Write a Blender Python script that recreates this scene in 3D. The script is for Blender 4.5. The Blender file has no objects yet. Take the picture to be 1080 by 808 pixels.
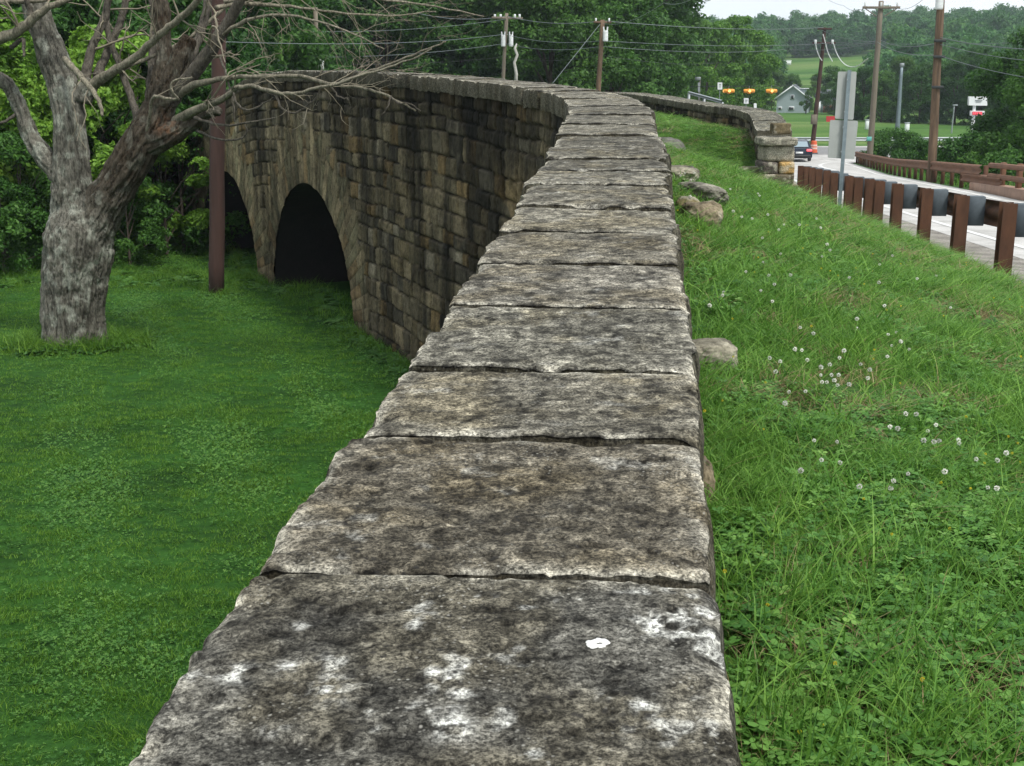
import bpy, bmesh, math, random
import numpy as np
from math import radians, sin, cos, pi

# ------------------------------------------------------------------ camera, world, sun, exposure
EYE = 4.3                       # eye height above the lawn below the wall
F = 1300.0                      # focal length in pixels of a 1080 px wide picture
CT, ST = cos(math.atan2(319, F)), sin(math.atan2(319, F))
sc = bpy.context.scene
cam_d = bpy.data.cameras.new('camera'); cam = bpy.data.objects.new('camera', cam_d)
sc.collection.objects.link(cam)
cam.location = (0, 0, EYE); cam.rotation_euler = (pi/2 - math.atan2(319, F), 0, 0)
cam_d.sensor_width = 36; cam_d.lens = 36*F/1080; cam_d.clip_start = 0.05; cam_d.clip_end = 4000
sc.camera = cam
HAZE = 0.00028
SUN_EL, SUN_AZ = radians(58), radians(140)      # azimuth from +Y, clockwise
w = bpy.data.worlds.new('World'); sc.world = w; w.use_nodes = True
wn = w.node_tree; wn.nodes.clear()
wo = wn.nodes.new('ShaderNodeOutputWorld'); wb = wn.nodes.new('ShaderNodeBackground')
sky = wn.nodes.new('ShaderNodeTexSky'); sky.sky_type = 'NISHITA'; sky.sun_disc = False
sky.sun_elevation = SUN_EL; sky.sun_rotation = SUN_AZ; sky.dust_density = 4; sky.air_density = 1.0
# a high thin overcast lies over the blue: pale cloud with soft structure
tc = wn.nodes.new('ShaderNodeTexCoord'); mp = wn.nodes.new('ShaderNodeMapping'); mp.inputs['Scale'].default_value = (1, 1, 3)
nz = wn.nodes.new('ShaderNodeTexNoise'); nz.inputs['Scale'].default_value = 2.2; nz.inputs['Detail'].default_value = 6
cr = wn.nodes.new('ShaderNodeValToRGB')
cr.color_ramp.elements[0].position = .3; cr.color_ramp.elements[0].color = (8.6, 9.4, 10.2, 1)
cr.color_ramp.elements[1].position = .75; cr.color_ramp.elements[1].color = (10.8, 11.2, 11.4, 1)
mx = wn.nodes.new('ShaderNodeMix'); mx.data_type = 'RGBA'; mx.inputs['Factor'].default_value = .85
L = wn.links.new
L(tc.outputs['Generated'], mp.inputs['Vector']); L(mp.outputs[0], nz.inputs['Vector']); L(nz.outputs['Fac'], cr.inputs['Fac'])
L(sky.outputs['Color'], mx.inputs['A']); L(cr.outputs['Color'], mx.inputs['B'])
L(mx.outputs['Result'], wb.inputs['Color']); wb.inputs['Strength'].default_value = 0.088
L(wb.outputs[0], wo.inputs['Surface'])
sd = bpy.data.lights.new('sun', 'SUN'); sd.energy = 2.3; sd.angle = radians(10); sd.color = (1, .965, .9)
sun = bpy.data.objects.new('sun', sd); sc.collection.objects.link(sun)
sun.rotation_euler = (pi/2 - SUN_EL, 0, pi - SUN_AZ)
sc.view_settings.view_transform = 'Standard'; sc.view_settings.look = 'None'
sc.view_settings.exposure = 0.5; sc.view_settings.gamma = 1
sc.cycles.max_bounces = 6; sc.cycles.diffuse_bounces = 3; sc.cycles.glossy_bounces = 2
sc.cycles.transmission_bounces = 3; sc.cycles.volume_bounces = 0; sc.cycles.transparent_max_bounces = 6

# ------------------------------------------------------------------ survey helpers: heights below are relative to the eye
def mm(py):
    q = (404-py)/F
    return (q*CT-ST)/(CT+q*ST)
def at(px, py, y):                      # point seen at (px, py), y metres ahead (world coordinates)
    q = (404-py)/F
    return np.array([y*(px-540)/F/(CT+q*ST), y, y*mm(py)+EYE])
def atz(px, py, z):                     # the same, at a height z relative to the eye
    return at(px, py, z/mm(py))

rng = np.random.default_rng(7)
random.seed(7)

def _h(ix, iy, iz, s):
    n = (ix*374761393 + iy*668265263 + iz*1274126177 + s*974634777) & 0xffffffff
    n = ((n ^ (n >> 13))*1274126177) & 0xffffffff
    n = n ^ (n >> 16)
    return (n & 0xffffff)/float(0xffffff)
def vnoise(p, s=0):
    p = np.asarray(p, float); i = np.floor(p).astype(np.int64); f = p-i; f = f*f*(3-2*f)
    r = 0
    for dx in (0, 1):
        wx = f[..., 0] if dx else 1-f[..., 0]
        for dy in (0, 1):
            wy = f[..., 1] if dy else 1-f[..., 1]
            for dz in (0, 1):
                wz = f[..., 2] if dz else 1-f[..., 2]
                r = r + wx*wy*wz*_h(i[..., 0]+dx, i[..., 1]+dy, i[..., 2]+dz, s)
    return r
def fbm(p, o=4, s=0):
    p = np.asarray(p, float); r = 0; a = .5; t = 0
    for k in range(o):
        r = r+a*vnoise(p*(2.03**k), s+k); t += a; a *= .52
    return r/t
def p3(x, y, z=0.):
    x = np.asarray(x, float)
    return np.stack([x, np.broadcast_to(y, x.shape), np.broadcast_to(z, x.shape)], -1)
def sstep(a, b, x):
    t = np.clip((np.asarray(x, float)-a)/(b-a), 0, 1); return t*t*(3-2*t)

def tps_fit(P):
    P = np.array(P, float); n = len(P); X = P[:, :2]/10
    d = np.linalg.norm(X[:, None]-X[None], axis=-1)
    K = np.where(d > 0, d*d*np.log(d+1e-12), 0)+np.eye(n)*2e-3
    Q = np.c_[np.ones(n), X]
    A = np.zeros((n+3, n+3)); A[:n, :n] = K; A[:n, n:] = Q; A[n:, :n] = Q.T
    c = np.linalg.solve(A, np.r_[P[:, 2], 0, 0, 0])
    def f(x, y):
        x, y = np.broadcast_arrays(np.asarray(x, float), np.asarray(y, float)); sh = x.shape
        q = np.stack([x.ravel(), y.ravel()], -1)/10; out = np.empty(len(q))
        for a in range(0, len(q), 20000):
            e = np.linalg.norm(q[a:a+20000, None]-X[None], axis=-1)
            out[a:a+20000] = (e*e*np.log(e+1e-12))@c[:n]+c[n]+q[a:a+20000]@c[n+1:]
        return out.reshape(sh)
    return f

# ------------------------------------------------------------------ mesh helpers
COL = sc.collection
def mesh(name, V, Fc, mat=None, parent=None, smooth=False, col=None, attr=None):
    V = np.asarray(V, float); me = bpy.data.meshes.new(name)
    Fc = np.asarray(Fc)
    if Fc.ndim == 2:
        n, k = Fc.shape
        me.vertices.add(len(V)); me.vertices.foreach_set('co', V.ravel())
        me.loops.add(n*k); me.loops.foreach_set('vertex_index', Fc.ravel().astype(np.int32))
        me.polygons.add(n); me.polygons.foreach_set('loop_start', np.arange(0, n*k, k, dtype=np.int32))
        try: me.polygons.foreach_set('loop_total', np.full(n, k, dtype=np.int32))
        except Exception: pass
        me.update(calc_edges=True)
    else:
        me.from_pydata([tuple(v) for v in V], [], [tuple(f) for f in Fc]); me.update()
    if smooth: me.polygons.foreach_set('use_smooth', np.ones(len(me.polygons), bool))
    if col is not None:
        a = me.color_attributes.new('col', 'FLOAT_COLOR', 'POINT')
        c = np.c_[np.asarray(col, float), np.ones(len(V))]; a.data.foreach_set('color', c.ravel())
    if attr:
        for k_, v_ in attr.items():
            a = me.attributes.new(k_, 'FLOAT', 'POINT'); a.data.foreach_set('value', np.asarray(v_, np.float32))
    if mat: me.materials.append(mat)
    o = bpy.data.objects.new(name, me); COL.objects.link(o)
    if parent is not None: o.parent = parent
    return o
def empty(name, loc=(0, 0, 0), rz=0.):
    o = bpy.data.objects.new(name, None); COL.objects.link(o); o.location = tuple(loc); o.rotation_euler = (0, 0, rz)
    o.empty_display_size = .2
    return o
def tag(o, label=None, cat=None, group=None, kind=None):
    if label: o['label'] = label
    if cat: o['category'] = cat
    if group: o['group'] = group
    if kind: o['kind'] = kind
    return o
def copy_tree(o, parent=None):
    c = o.copy(); COL.objects.link(c); c.parent = parent
    for ch in [x for x in bpy.data.objects if x.parent == o]: copy_tree(ch, c)
    return c

class MB:
    """collects polygons of one mesh"""
    def __init__(s): s.v = []; s.f = []
    def add(s, V, Fc):
        n = len(s.v); s.v += [tuple(map(float, v)) for v in V]; s.f += [tuple(int(i)+n for i in f) for f in Fc]
    def box(s, c, d, rz=0., bev=0., M=None):
        x, y, z = [q/2 for q in d]
        if bev:
            b = min(bev, x*.9, y*.9, z*.9); V = []
            for sx in (-1, 1):
                for sy in (-1, 1):
                    for sz in (-1, 1):
                        V += [(sx*(x-b), sy*(y-b), sz*z), (sx*(x-b), sy*y, sz*(z-b)), (sx*x, sy*(y-b), sz*(z-b))]
            bm = bmesh.new(); vs = [bm.verts.new(v) for v in V]; bmesh.ops.convex_hull(bm, input=vs)
            bm.verts.index_update(); V = [tuple(v.co) for v in bm.verts]; Fc = [[v.index for v in f.verts] for f in bm.faces]; bm.free()
        else:
            V = [(a*x, b_*y, c_*z) for a in (-1, 1) for b_ in (-1, 1) for c_ in (-1, 1)]
            Fc = [(0, 1, 3, 2), (4, 6, 7, 5), (0, 4, 5, 1), (2, 3, 7, 6), (0, 2, 6, 4), (1, 5, 7, 3)]
        V = np.array(V)
        if M is not None: V = V@np.array(M).T
        if rz: V = V@np.array([[cos(rz), sin(rz), 0], [-sin(rz), cos(rz), 0], [0, 0, 1]])
        s.add(V+np.array(c), Fc)
    def tube(s, P, R, n=8, cap=True, jit=0.):
        V, Fc = tube(P, R, n, jit)
        s.add(V, Fc)
        if cap:
            b = len(s.v)-len(V); m = len(P)
            s.f.append(tuple(b+i for i in range(n))[::-1]); s.f.append(tuple(b+(m-1)*n+i for i in range(n)))
    def prism(s, poly, y0, y1):          # polygon in x,z extruded along y
        n = len(poly); V = [(x, y0, z) for x, z in poly]+[(x, y1, z) for x, z in poly]
        s.add(V, [tuple(range(n)), tuple(range(2*n-1, n-1, -1))]+[(i, (i+1) % n+0, (i+1) % n+n, i+n)[::-1] for i in range(n)])
    def build(s, name, mat=None, parent=None, smooth=False):
        return mesh(name, np.array(s.v), np.array(s.f, dtype=object) if len({len(f) for f in s.f}) > 1 else np.array(s.f), mat, parent, smooth)
def tube(P, R, n=8, jit=0.):
    P = np.asarray(P, float); m = len(P); R = np.broadcast_to(np.asarray(R, float), (m,))
    T = np.gradient(P, axis=0); T /= np.linalg.norm(T, axis=1)[:, None]+1e-9
    ref = np.array([0, 0, 1.]) if abs(T[0, 2]) < .9 else np.array([1., 0, 0])
    V = []; a = np.cross(T[0], ref); a /= np.linalg.norm(a)
    for i in range(m):
        a = a-T[i]*np.dot(a, T[i]); a /= np.linalg.norm(a)+1e-9; b = np.cross(T[i], a)
        th = np.arange(n)*2*pi/n; r = R[i]*(1+jit*rng.uniform(-1, 1, n))
        V.append(P[i]+r[:, None]*(np.cos(th)[:, None]*a+np.sin(th)[:, None]*b))
    V = np.concatenate(V)
    i, j = np.meshgrid(np.arange(m-1), np.arange(n), indexing='ij'); k = (j+1) % n
    return V, np.stack([i*n+j, i*n+k, (i+1)*n+k, (i+1)*n+j], -1).reshape(-1, 4)
def gridfaces(nu, nv):
    i, j = np.meshgrid(np.arange(nu-1), np.arange(nv-1), indexing='ij')
    return np.stack([i*nv+j, (i+1)*nv+j, (i+1)*nv+j+1, i*nv+j+1], -1).reshape(-1, 4)
def smooth_path(P, step=.5, it=2):
    P = np.asarray(P, float)
    for _ in range(it):                   # Chaikin, ends kept
        Q = [P[0]]
        for a, b in zip(P[:-1], P[1:]): Q += [.75*a+.25*b, .25*a+.75*b]
        P = np.array(Q+[P[-1]])
    return P

# ------------------------------------------------------------------ materials
def new_mat(name):
    m = bpy.data.materials.new(name); m.use_nodes = True; nt = m.node_tree
    return m, nt, nt.nodes['Principled BSDF'], nt.nodes['Material Output']
def N(nt, t, **kw):
    n = nt.nodes.new(t)
    for k, v in kw.items():
        if k in n.inputs: n.inputs[k].default_value = v
        else: setattr(n, k, v)
    return n
def noise(nt, scale, detail=5, rough=.6, stretch=None, dist=0., coord='Object'):
    t = N(nt, 'ShaderNodeTexCoord'); n = N(nt, 'ShaderNodeTexNoise', Scale=scale, Detail=detail, Roughness=rough, Distortion=dist)
    if stretch:
        m = N(nt, 'ShaderNodeMapping'); m.inputs['Scale'].default_value = stretch
        nt.links.new(t.outputs[coord], m.inputs['Vector']); nt.links.new(m.outputs[0], n.inputs['Vector'])
    else: nt.links.new(t.outputs[coord], n.inputs['Vector'])
    return n.outputs['Fac']
def ramp(nt, fac, stops, interp='LINEAR'):
    r = N(nt, 'ShaderNodeValToRGB'); e = r.color_ramp.elements; r.color_ramp.interpolation = interp
    while len(e) < len(stops): e.new(.5)
    for q, (p, c) in zip(e, stops):
        q.position = p; q.color = tuple(c)+(1,) if hasattr(c, '__len__') else (c, c, c, 1)
    nt.links.new(fac, r.inputs['Fac']); return r.outputs['Color']
def mix(nt, a, b, fac, mode='MIX'):
    m = N(nt, 'ShaderNodeMix', data_type='RGBA', blend_type=mode)
    for s, v in (('A', a), ('B', b)):
        if hasattr(v, 'is_linked') or isinstance(v, bpy.types.NodeSocket): nt.links.new(v, m.inputs[s])
        else: m.inputs[s].default_value = tuple(v)+(1,)
    if isinstance(fac, bpy.types.NodeSocket): nt.links.new(fac, m.inputs['Factor'])
    else: m.inputs['Factor'].default_value = fac
    return m.outputs['Result']
def bump(nt, bsdf, h, strength=.5, dist=.02, prev=None):
    b = N(nt, 'ShaderNodeBump', Strength=strength, Distance=dist); nt.links.new(h, b.inputs['Height'])
    if prev: nt.links.new(prev, b.inputs['Normal'])
    nt.links.new(b.outputs[0], bsdf.inputs['Normal']); return b.outputs[0]
def M_plain(name, c, rough=.6, metal=0., var=.25, scale=6., stretch=None, bmp=0.):
    m, nt, b, _ = new_mat(name)
    f = noise(nt, scale, 6, .65, stretch)
    c = np.array(c)
    nt.links.new(ramp(nt, f, [(.25, c*(1-var)), (.5, c), (.75, np.minimum(c*(1+var), 1))]), b.inputs['Base Color'])
    b.inputs['Roughness'].default_value = rough; b.inputs['Metallic'].default_value = metal
    if bmp: bump(nt, b, noise(nt, scale*4, 5, .6, stretch), bmp, .01)
    return m
def M_leaf(name, cols, scale=.6, trans=.35):
    """leaf colours vary leaf by leaf (attribute tint) and in soft patches through the plant"""
    m, nt, b, out = new_mat(name)
    a = N(nt, 'ShaderNodeAttribute', attribute_name='tint')
    f = noise(nt, scale, 3, .5)
    ad = N(nt, 'ShaderNodeMath', operation='MULTIPLY_ADD'); nt.links.new(f, ad.inputs[0]); ad.inputs[1].default_value = .8
    nt.links.new(a.outputs['Fac'], ad.inputs[2])
    s = N(nt, 'ShaderNodeMath', operation='MULTIPLY'); nt.links.new(ad.outputs[0], s.inputs[0]); s.inputs[1].default_value = .56
    oi = N(nt, 'ShaderNodeObjectInfo'); k = len(cols)
    c = ramp(nt, s.outputs[0], [(.15+.7*i/(k-1), q) for i, q in enumerate(cols)])
    hv = N(nt, 'ShaderNodeHueSaturation'); mr = N(nt, 'ShaderNodeMapRange'); nt.links.new(oi.outputs['Random'], mr.inputs['Value'])
    mr.inputs['To Min'].default_value = .78; mr.inputs['To Max'].default_value = 1.22
    nt.links.new(mr.outputs[0], hv.inputs['Value']); nt.links.new(c, hv.inputs['Color'])
    mr2 = N(nt, 'ShaderNodeMapRange'); nt.links.new(oi.outputs['Random'], mr2.inputs['Value'])
    mr2.inputs['To Min'].default_value = .51; mr2.inputs['To Max'].default_value = .485; nt.links.new(mr2.outputs[0], hv.inputs['Hue'])
    nt.links.new(hv.outputs[0], b.inputs['Base Color']); b.inputs['Roughness'].default_value = .55
    b.inputs['Specular IOR Level'].default_value = .25
    tr = N(nt, 'ShaderNodeBsdfTranslucent'); nt.links.new(hv.outputs[0], tr.inputs['Color'])
    ms = N(nt, 'ShaderNodeMixShader'); ms.inputs[0].default_value = trans
    nt.links.new(b.outputs[0], ms.inputs[1]); nt.links.new(tr.outputs[0], ms.inputs[2]); nt.links.new(ms.outputs[0], out.inputs['Surface'])
    return m
def M_attrstone(name, mottles=True, dark=.5, sc_=1., gain=1.):
    """stone: each block's own colour comes from attribute col, weathering from noise"""
    m, nt, b, _ = new_mat(name)
    a = N(nt, 'ShaderNodeAttribute', attribute_name='col')
    n1 = noise(nt, 14*sc_, 8, .7); n2 = noise(nt, 70*sc_, 6, .7); n3 = noise(nt, 3.2*sc_, 6, .62)
    c = mix(nt, a.outputs['Color'], ramp(nt, n1, [(.3, .45*gain), (.5, 1*gain), (.72, 1.35*gain)]), 1., 'MULTIPLY')
    c = mix(nt, c, ramp(nt, n2, [(.35, .6), (.5, 1.), (.7, 1.45)]), .8, 'MULTIPLY')
    c = mix(nt, c, ramp(nt, n3, [(.35, dark), (.55, 1.1)]), 1., 'MULTIPLY')
    nt.links.new(c, b.inputs['Base Color']); b.inputs['Roughness'].default_value = .92
    b.inputs['Specular IOR Level'].default_value = .15
    p = bump(nt, b, n1, .5, .015); bump(nt, b, n2, .5, .006, p)
    return m

# ------------------------------------------------------------------ paths of the walls
cy = np.array([-3, -1, 0, 1.28, 2.4, 3.57, 4.9, 6.8, 8.8, 10.8, 11.8, 13, 14, 15, 17, 18.7, 21.7, 26.5, 30, 34, 38.])
cx = np.array([-.5, -.3, -.19, -.10, .035, .17, .29, .5, .68, .84, .88, .8, .62, .3, -.45, -1.25, -2.5, -4.85, -6.6, -8.8, -11.2])
ty = np.array([-3, 1.3, 10.8, 12, 13.5, 16, 19, 24.5, 27.5, 31, 34, 38.])
tz = np.array([-.9, -.77, -.26, -.17, -.12, -.01, .1, .2, .1, -.5, -1.6, -3.])+EYE
def gsm(yv, xv, sig=.45):
    yy = np.arange(yv[0], yv[-1]+1e-6, .02); xx = np.interp(yy, yv, xv)
    k = np.exp(-.5*(np.arange(-100, 101)*.02/sig)**2); k /= k.sum()
    l0, l1 = xx[1]-xx[0], xx[-1]-xx[-2]
    pad = np.r_[xx[0]+l0*np.arange(-100, 0), xx, xx[-1]+l1*np.arange(1, 101)]
    return yy, np.convolve(pad, k, 'valid')
wy, wx = gsm(cy, cx); _, wz_ = gsm(ty, tz, .6)
wz = np.interp(wy, _, wz_)
ws = np.r_[0, np.cumsum(np.hypot(np.diff(wx), np.diff(wy)))]
S_OF = lambda y: np.interp(y, wy, ws)
def wall_at(s):
    y = np.interp(s, ws, wy); x = np.interp(s, ws, wx)
    dx = np.interp(s+.05, ws, wx)-np.interp(s-.05, ws, wx); dy = np.interp(s+.05, ws, wy)-np.interp(s-.05, ws, wy)
    l = np.hypot(dx, dy)+1e-9
    return x, y, -dy/l, dx/l, np.interp(y, wy, wz)      # x, y, left normal, top
XW = lambda y: np.interp(y, wy, wx)

# ------------------------------------------------------------------ terrain
def base_z(x, y):
    x, y = np.broadcast_arrays(np.asarray(x, float), np.asarray(y, float))
    r = -1.4*sstep(40, 85, y)+0.10*(fbm(p3(x*.12, y*.12), 3, 5)-.5)
    up = .085*(y-250-.12*np.clip(x, -150, 300)); up = np.where(up > 0, up, 0); up = 24-np.log1p(np.exp(-(up-24)/3.))*3-24+24
    up = np.clip(np.where(y > 200, up, 0), 0, 24)*.86
    r = r+up*(1+.25*(fbm(p3(x*.006, y*.004), 3, 9)-.5))
    # a rise on the right and on the left, wooded
    r = r+5*sstep(60, 190, x)*sstep(150, 330, y)+5*sstep(-5, -60, x)*sstep(60, 140, y)
    return r
rl_y = np.array([-6, 3, 8, 13.5, 24.4, 34, 45, 60, 79, 92, 99]); rl_x = np.array([5.1, 5.3, 5.6, 6.05, 7.15, 8.35, 9.6, 12.2, 16.6, 19.0, 16.0])
rr_y = np.array([-6, 3, 15, 31, 45, 60, 85, 94, 99]); rr_x = np.array([12.2, 12.0, 12.1, 12.9, 15.4, 18.3, 23.3, 27.0, 34.0])
ZR = lambda y: np.interp(y, [-6, 3, 13.5, 24.4, 34, 45, 60, 79, 90, 99], [-2.0, -2.03, -2.16, -2.62, -3.05, -3.6, -4.4, -5.2, -5.65, -5.7])
ZA = lambda y: np.interp(y, [-6, 0, 2, 4.6, 7.5, 10, 13, 16, 20, 30, 40, 55, 62, 80], [-1.55, -1.42, -1.27, -1.02, -.8, -.64, -.52, -.48, -.5, -.7, -.85, -1.2, -3.5, -5.6])
PIN_Y = np.array([33, 34.5, 36.2, 37.4, 39.2, 42, 46, 50, 54, 58]); PIN_X = np.array([6.95, 7.1, 7.3, 7.3, 6.9, 6.2, 5.6, 4.9, 4.1, 3.4])
PIN_Z = np.array([-2.6, -2.2, -1.65, -1.42, -1.36, -1.27, -1.17, -1.06, -1.02, -1.05])
_gx = np.arange(-16, 62.01, .25); _gy = np.arange(-7, 100.01, .25); _G = np.empty((len(_gx), len(_gy)))
for _j, _y in enumerate(_gy):
    xw = float(XW(_y))+.3 if _y < 37.5 else -12.
    xr = float(np.interp(_y, rl_y, rl_x)); xe = float(np.interp(_y, rr_y, rr_x)); zr = float(ZR(_y)); za = float(ZA(_y))
    if _y < 33:
        xr2 = xr-.6; k = [(-20, za), (xw, za), (xw+(xr2-xw)*.5, za+(zr-za)*.47), (xr2, zr)]
        if _y > 20: k[2] = (xw+(xr2-xw)*.55, za+(zr-za)*(.47-.13*min(1, (_y-20)/10)))
    elif _y < 58:
        px_, pz_ = float(np.interp(_y, PIN_Y, PIN_X)), float(np.interp(_y, PIN_Y, PIN_Z))
        k = [(-20, za), (xw, za), (xw+(px_-xw)*.6, (za*.4+pz_*.6) if _y > 37 else za*.45+pz_*.55), (px_-.2, pz_)]
        sh = float(sstep(39, 44, _y)); xs_ = px_+1.+2.2*sh
        k += [(px_+.5, pz_*sh+(1-sh)*(pz_*.5+zr*.5)), (xs_, (pz_-.6)*sh+zr*(1-sh))]
        k += [(max(xs_+.3, xr-.5), zr)]
    else:
        k = [(-20, za), (4, min(za, -.9-(_y-58)*.2) if _y < 80 else -5.7), (max(6., xr-3), zr)]
    k += [(xr+.5, zr), (xe, zr), (xe+1.2, zr-.15), (xe+5, max(-5.75, zr-1.9)), (60, -5.7)]
    k = np.array(k); k[:, 0] = np.maximum.accumulate(k[:, 0]+np.arange(len(k))*1e-6); _G[:, _j] = np.interp(_gx, k[:, 0], k[:, 1])
_kn = np.exp(-.5*(np.arange(-6, 7)*.25/.4)**2); _kn /= _kn.sum()
_P = np.pad(_G, 6, mode='edge'); _P = np.apply_along_axis(lambda v: np.convolve(v, _kn, 'valid'), 0, _P); _G = np.apply_along_axis(lambda v: np.convolve(v, _kn, 'valid'), 1, _P)+EYE
def _bank(x, y):
    x, y = np.broadcast_arrays(np.asarray(x, float), np.asarray(y, float))
    u = np.clip((x-_gx[0])/.25, 0, len(_gx)-1.001); v = np.clip((y-_gy[0])/.25, 0, len(_gy)-1.001)
    i, j = u.astype(int), v.astype(int); f, g = u-i, v-j
    return _G[i, j]*(1-f)*(1-g)+_G[i+1, j]*f*(1-g)+_G[i, j+1]*(1-f)*g+_G[i+1, j+1]*f*g
def bank_z(x, y):
    z = _bank(x, y); t = sstep(84, 95, y)
    z = z*(1-t)+(base_z(x, y)+.02)*t
    t = sstep(44, 58, x); z = z*(1-t)+(base_z(x, y)+.02)*t
    return z

def M_ground(name, cols, sc_, bmp=.4):
    m, nt, b, _ = new_mat(name)
    f = noise(nt, sc_, 9, .68); g = noise(nt, sc_*.07, 4, .5)
    c = ramp(nt, f, [(.3+.4*i/(len(cols)-1), q) for i, q in enumerate(cols)])
    c = mix(nt, c, ramp(nt, g, [(.3, .65), (.7, 1.3)]), 1., 'MULTIPLY')
    nt.links.new(c, b.inputs['Base Color']); b.inputs['Roughness'].default_value = .95; b.inputs['Specular IOR Level'].default_value = .1
    bump(nt, b, f, bmp, .04); return m
def field_mat():
    m, nt, b, _ = new_mat('meadow')
    f = noise(nt, 3, 8, .7); g = noise(nt, .03, 5, .6, stretch=(.5, 1.6, 1))
    c = ramp(nt, g, [(.35, (.035, .095, .02)), (.5, (.075, .15, .035)), (.62, (.13, .19, .06)), (.7, (.06, .13, .03))])
    c = mix(nt, c, ramp(nt, f, [(.3, .7), (.7, 1.3)]), 1., 'MULTIPLY')
    nt.links.new(c, b.inputs['Base Color']); b.inputs['Roughness'].default_value = 1; b.inputs['Specular IOR Level'].default_value = .05
    return m
MAT = dict(meadow=field_mat(),
           lawn=M_ground('lawn_soil', [(.012, .04, .007), (.022, .07, .011), (.035, .10, .016)], 9),
           bank=M_ground('bank_soil', [(.02, .04, .01), (.035, .085, .018), (.08, .11, .035)], 12))

def axis(segs):
    out = []
    for a, b, d in segs: out += list(np.arange(a, b-1e-6, d))
    return np.array(out+[segs[-1][1]])
# the ground: one sheet to the horizon
gx = axis([(-900, -100, 40), (-100, -30, 5), (-30, 12, .5), (12, 100, 4), (100, 1000, 36)])
gy = axis([(-60, 0, 5), (0, 42, .5), (42, 120, 4), (120, 600, 10), (600, 1500, 60)])
X, Y = np.meshgrid(gx, gy, indexing='ij'); Z = base_z(X, Y)
o = mesh('ground', np.stack([X, Y, Z], -1).reshape(-1, 3), gridfaces(len(gx), len(gy)), None, smooth=True); tag(o, kind='structure')
o.data.materials.append(MAT['lawn']); o.data.materials.append(MAT['meadow'])
cyc = np.array([p.center[1] for p in o.data.polygons]); o.data.polygons.foreach_set('material_index', (cyc > 60).astype(np.int32))
# the bank that fills the bridge between its two walls
by = axis([(-5, 0, .25), (0, 12, .1), (12, 40, .2), (40, 95, .6)])
tt = np.r_[np.linspace(0, .14, 60), np.linspace(.143, .5, 110), np.linspace(.51, 1, 30)]
X = np.empty((len(tt), len(by))); Y = np.broadcast_to(by, X.shape).copy()
xl = np.where(by < 37.5, XW(by), np.interp(by, [37.5, 42, 95], [XW(37.5), -14, -14]))
for i, t in enumerate(tt): X[i] = xl+(60-xl)*t
Z = bank_z(X, Y)+.05*(fbm(p3(X*1.6, Y*1.6), 3, 3)-.5)*(X < 5)
Z[0, by > 37] = -2
inr = (X > np.interp(Y, rl_y, rl_x)-.3) & (X < np.interp(Y, rr_y, rr_x)-.1) & (Y < 99)
Z = Z-.14*inr
o = mesh('grass_bank', np.stack([X, Y, Z], -1).reshape(-1, 3), gridfaces(len(tt), len(by)), MAT['bank'], smooth=True); tag(o, kind='structure')

# ------------------------------------------------------------------ road
def strip(name, xa, xb, ys, mat, lift, nx=24, parent=None, zf=bank_z):
    V = []
    u = np.linspace(0, 1, nx)
    A = np.array([xa(y) for y in ys]); B = np.array([xb(y) for y in ys])
    X = A[:, None]+(B-A)[:, None]*u; Yg = np.broadcast_to(np.array(ys)[:, None], X.shape)
    Zg = zf(X, Yg)+lift
    return mesh(name, np.stack([X, Yg, Zg], -1).reshape(-1, 3), gridfaces(len(ys), nx), mat, parent, smooth=True)
def road_mat():
    m, nt, b, _ = new_mat('old_concrete_road')
    f = noise(nt, 1.2, 8, .65); g = noise(nt, 60, 3, .6); h = noise(nt, .5, 4, .5, stretch=(3, .3, 1))
    c = ramp(nt, f, [(.3, (.33, .32, .30)), (.55, (.50, .49, .47)), (.75, (.58, .57, .55))])
    c = mix(nt, c, ramp(nt, g, [(.35, .8), (.7, 1.15)]), 1., 'MULTIPLY'); c = mix(nt, c, ramp(nt, h, [(.3, .8), (.7, 1.1)]), .7, 'MULTIPLY')
    nt.links.new(c, b.inputs['Base Color']); b.inputs['Roughness'].default_value = .9; bump(nt, b, g, .3, .01); return m
MAT['road'] = road_mat()
MAT['gravel'] = M_ground('gravel_shoulder', [(.16, .14, .12), (.30, .28, .25), (.42, .40, .36)], 40, .8)
MAT['asphalt'] = M_plain('grey_asphalt', (.2, .2, .2), .95, var=.15, scale=2)
MAT['line'] = M_plain('road_paint', (.62, .62, .6), .7, var=.1, scale=8)
LX = lambda y: float(np.interp(y, rl_y, rl_x)); RX = lambda y: float(np.interp(y, rr_y, rr_x))
ys = axis([(-4, 40, .5), (40, 99, 1.)])
tag(strip('gravel_shoulder', lambda y: LX(y)-1.05, lambda y: LX(y)+.35, ys, MAT['gravel'], .02, 6), kind='structure')
tag(strip('road', lambda y: LX(y)+.3, lambda y: RX(y)-.25, ys, MAT['road'], .024, 40), kind='structure')
tag(strip('road_edge_line', lambda y: LX(y)+.75, lambda y: LX(y)+.87, axis([(-4, 88, .5)]), MAT['line'], .030, 3), kind='structure')
tag(strip('road_edge_line', lambda y: RX(y)-.8, lambda y: RX(y)-.68, axis([(-4, 86, .5)]), MAT['line'], .030, 3), kind='structure')
# the cross road at the bottom of the hill
tag(strip('cross_road', lambda y: 2, lambda y: 120, axis([(98, 110, 2)]), MAT['asphalt'], .05, 60, zf=base_z), kind='structure')
tag(strip('cross_road_line', lambda y: 2, lambda y: 120, np.array([109.2, 109.35]), MAT['line'], .056, 60, zf=base_z), kind='structure')
tag(strip('cross_road_shoulder', lambda y: 2, lambda y: 120, np.array([110, 111.6]), MAT['road'], .05, 60, zf=base_z), kind='structure')
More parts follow.
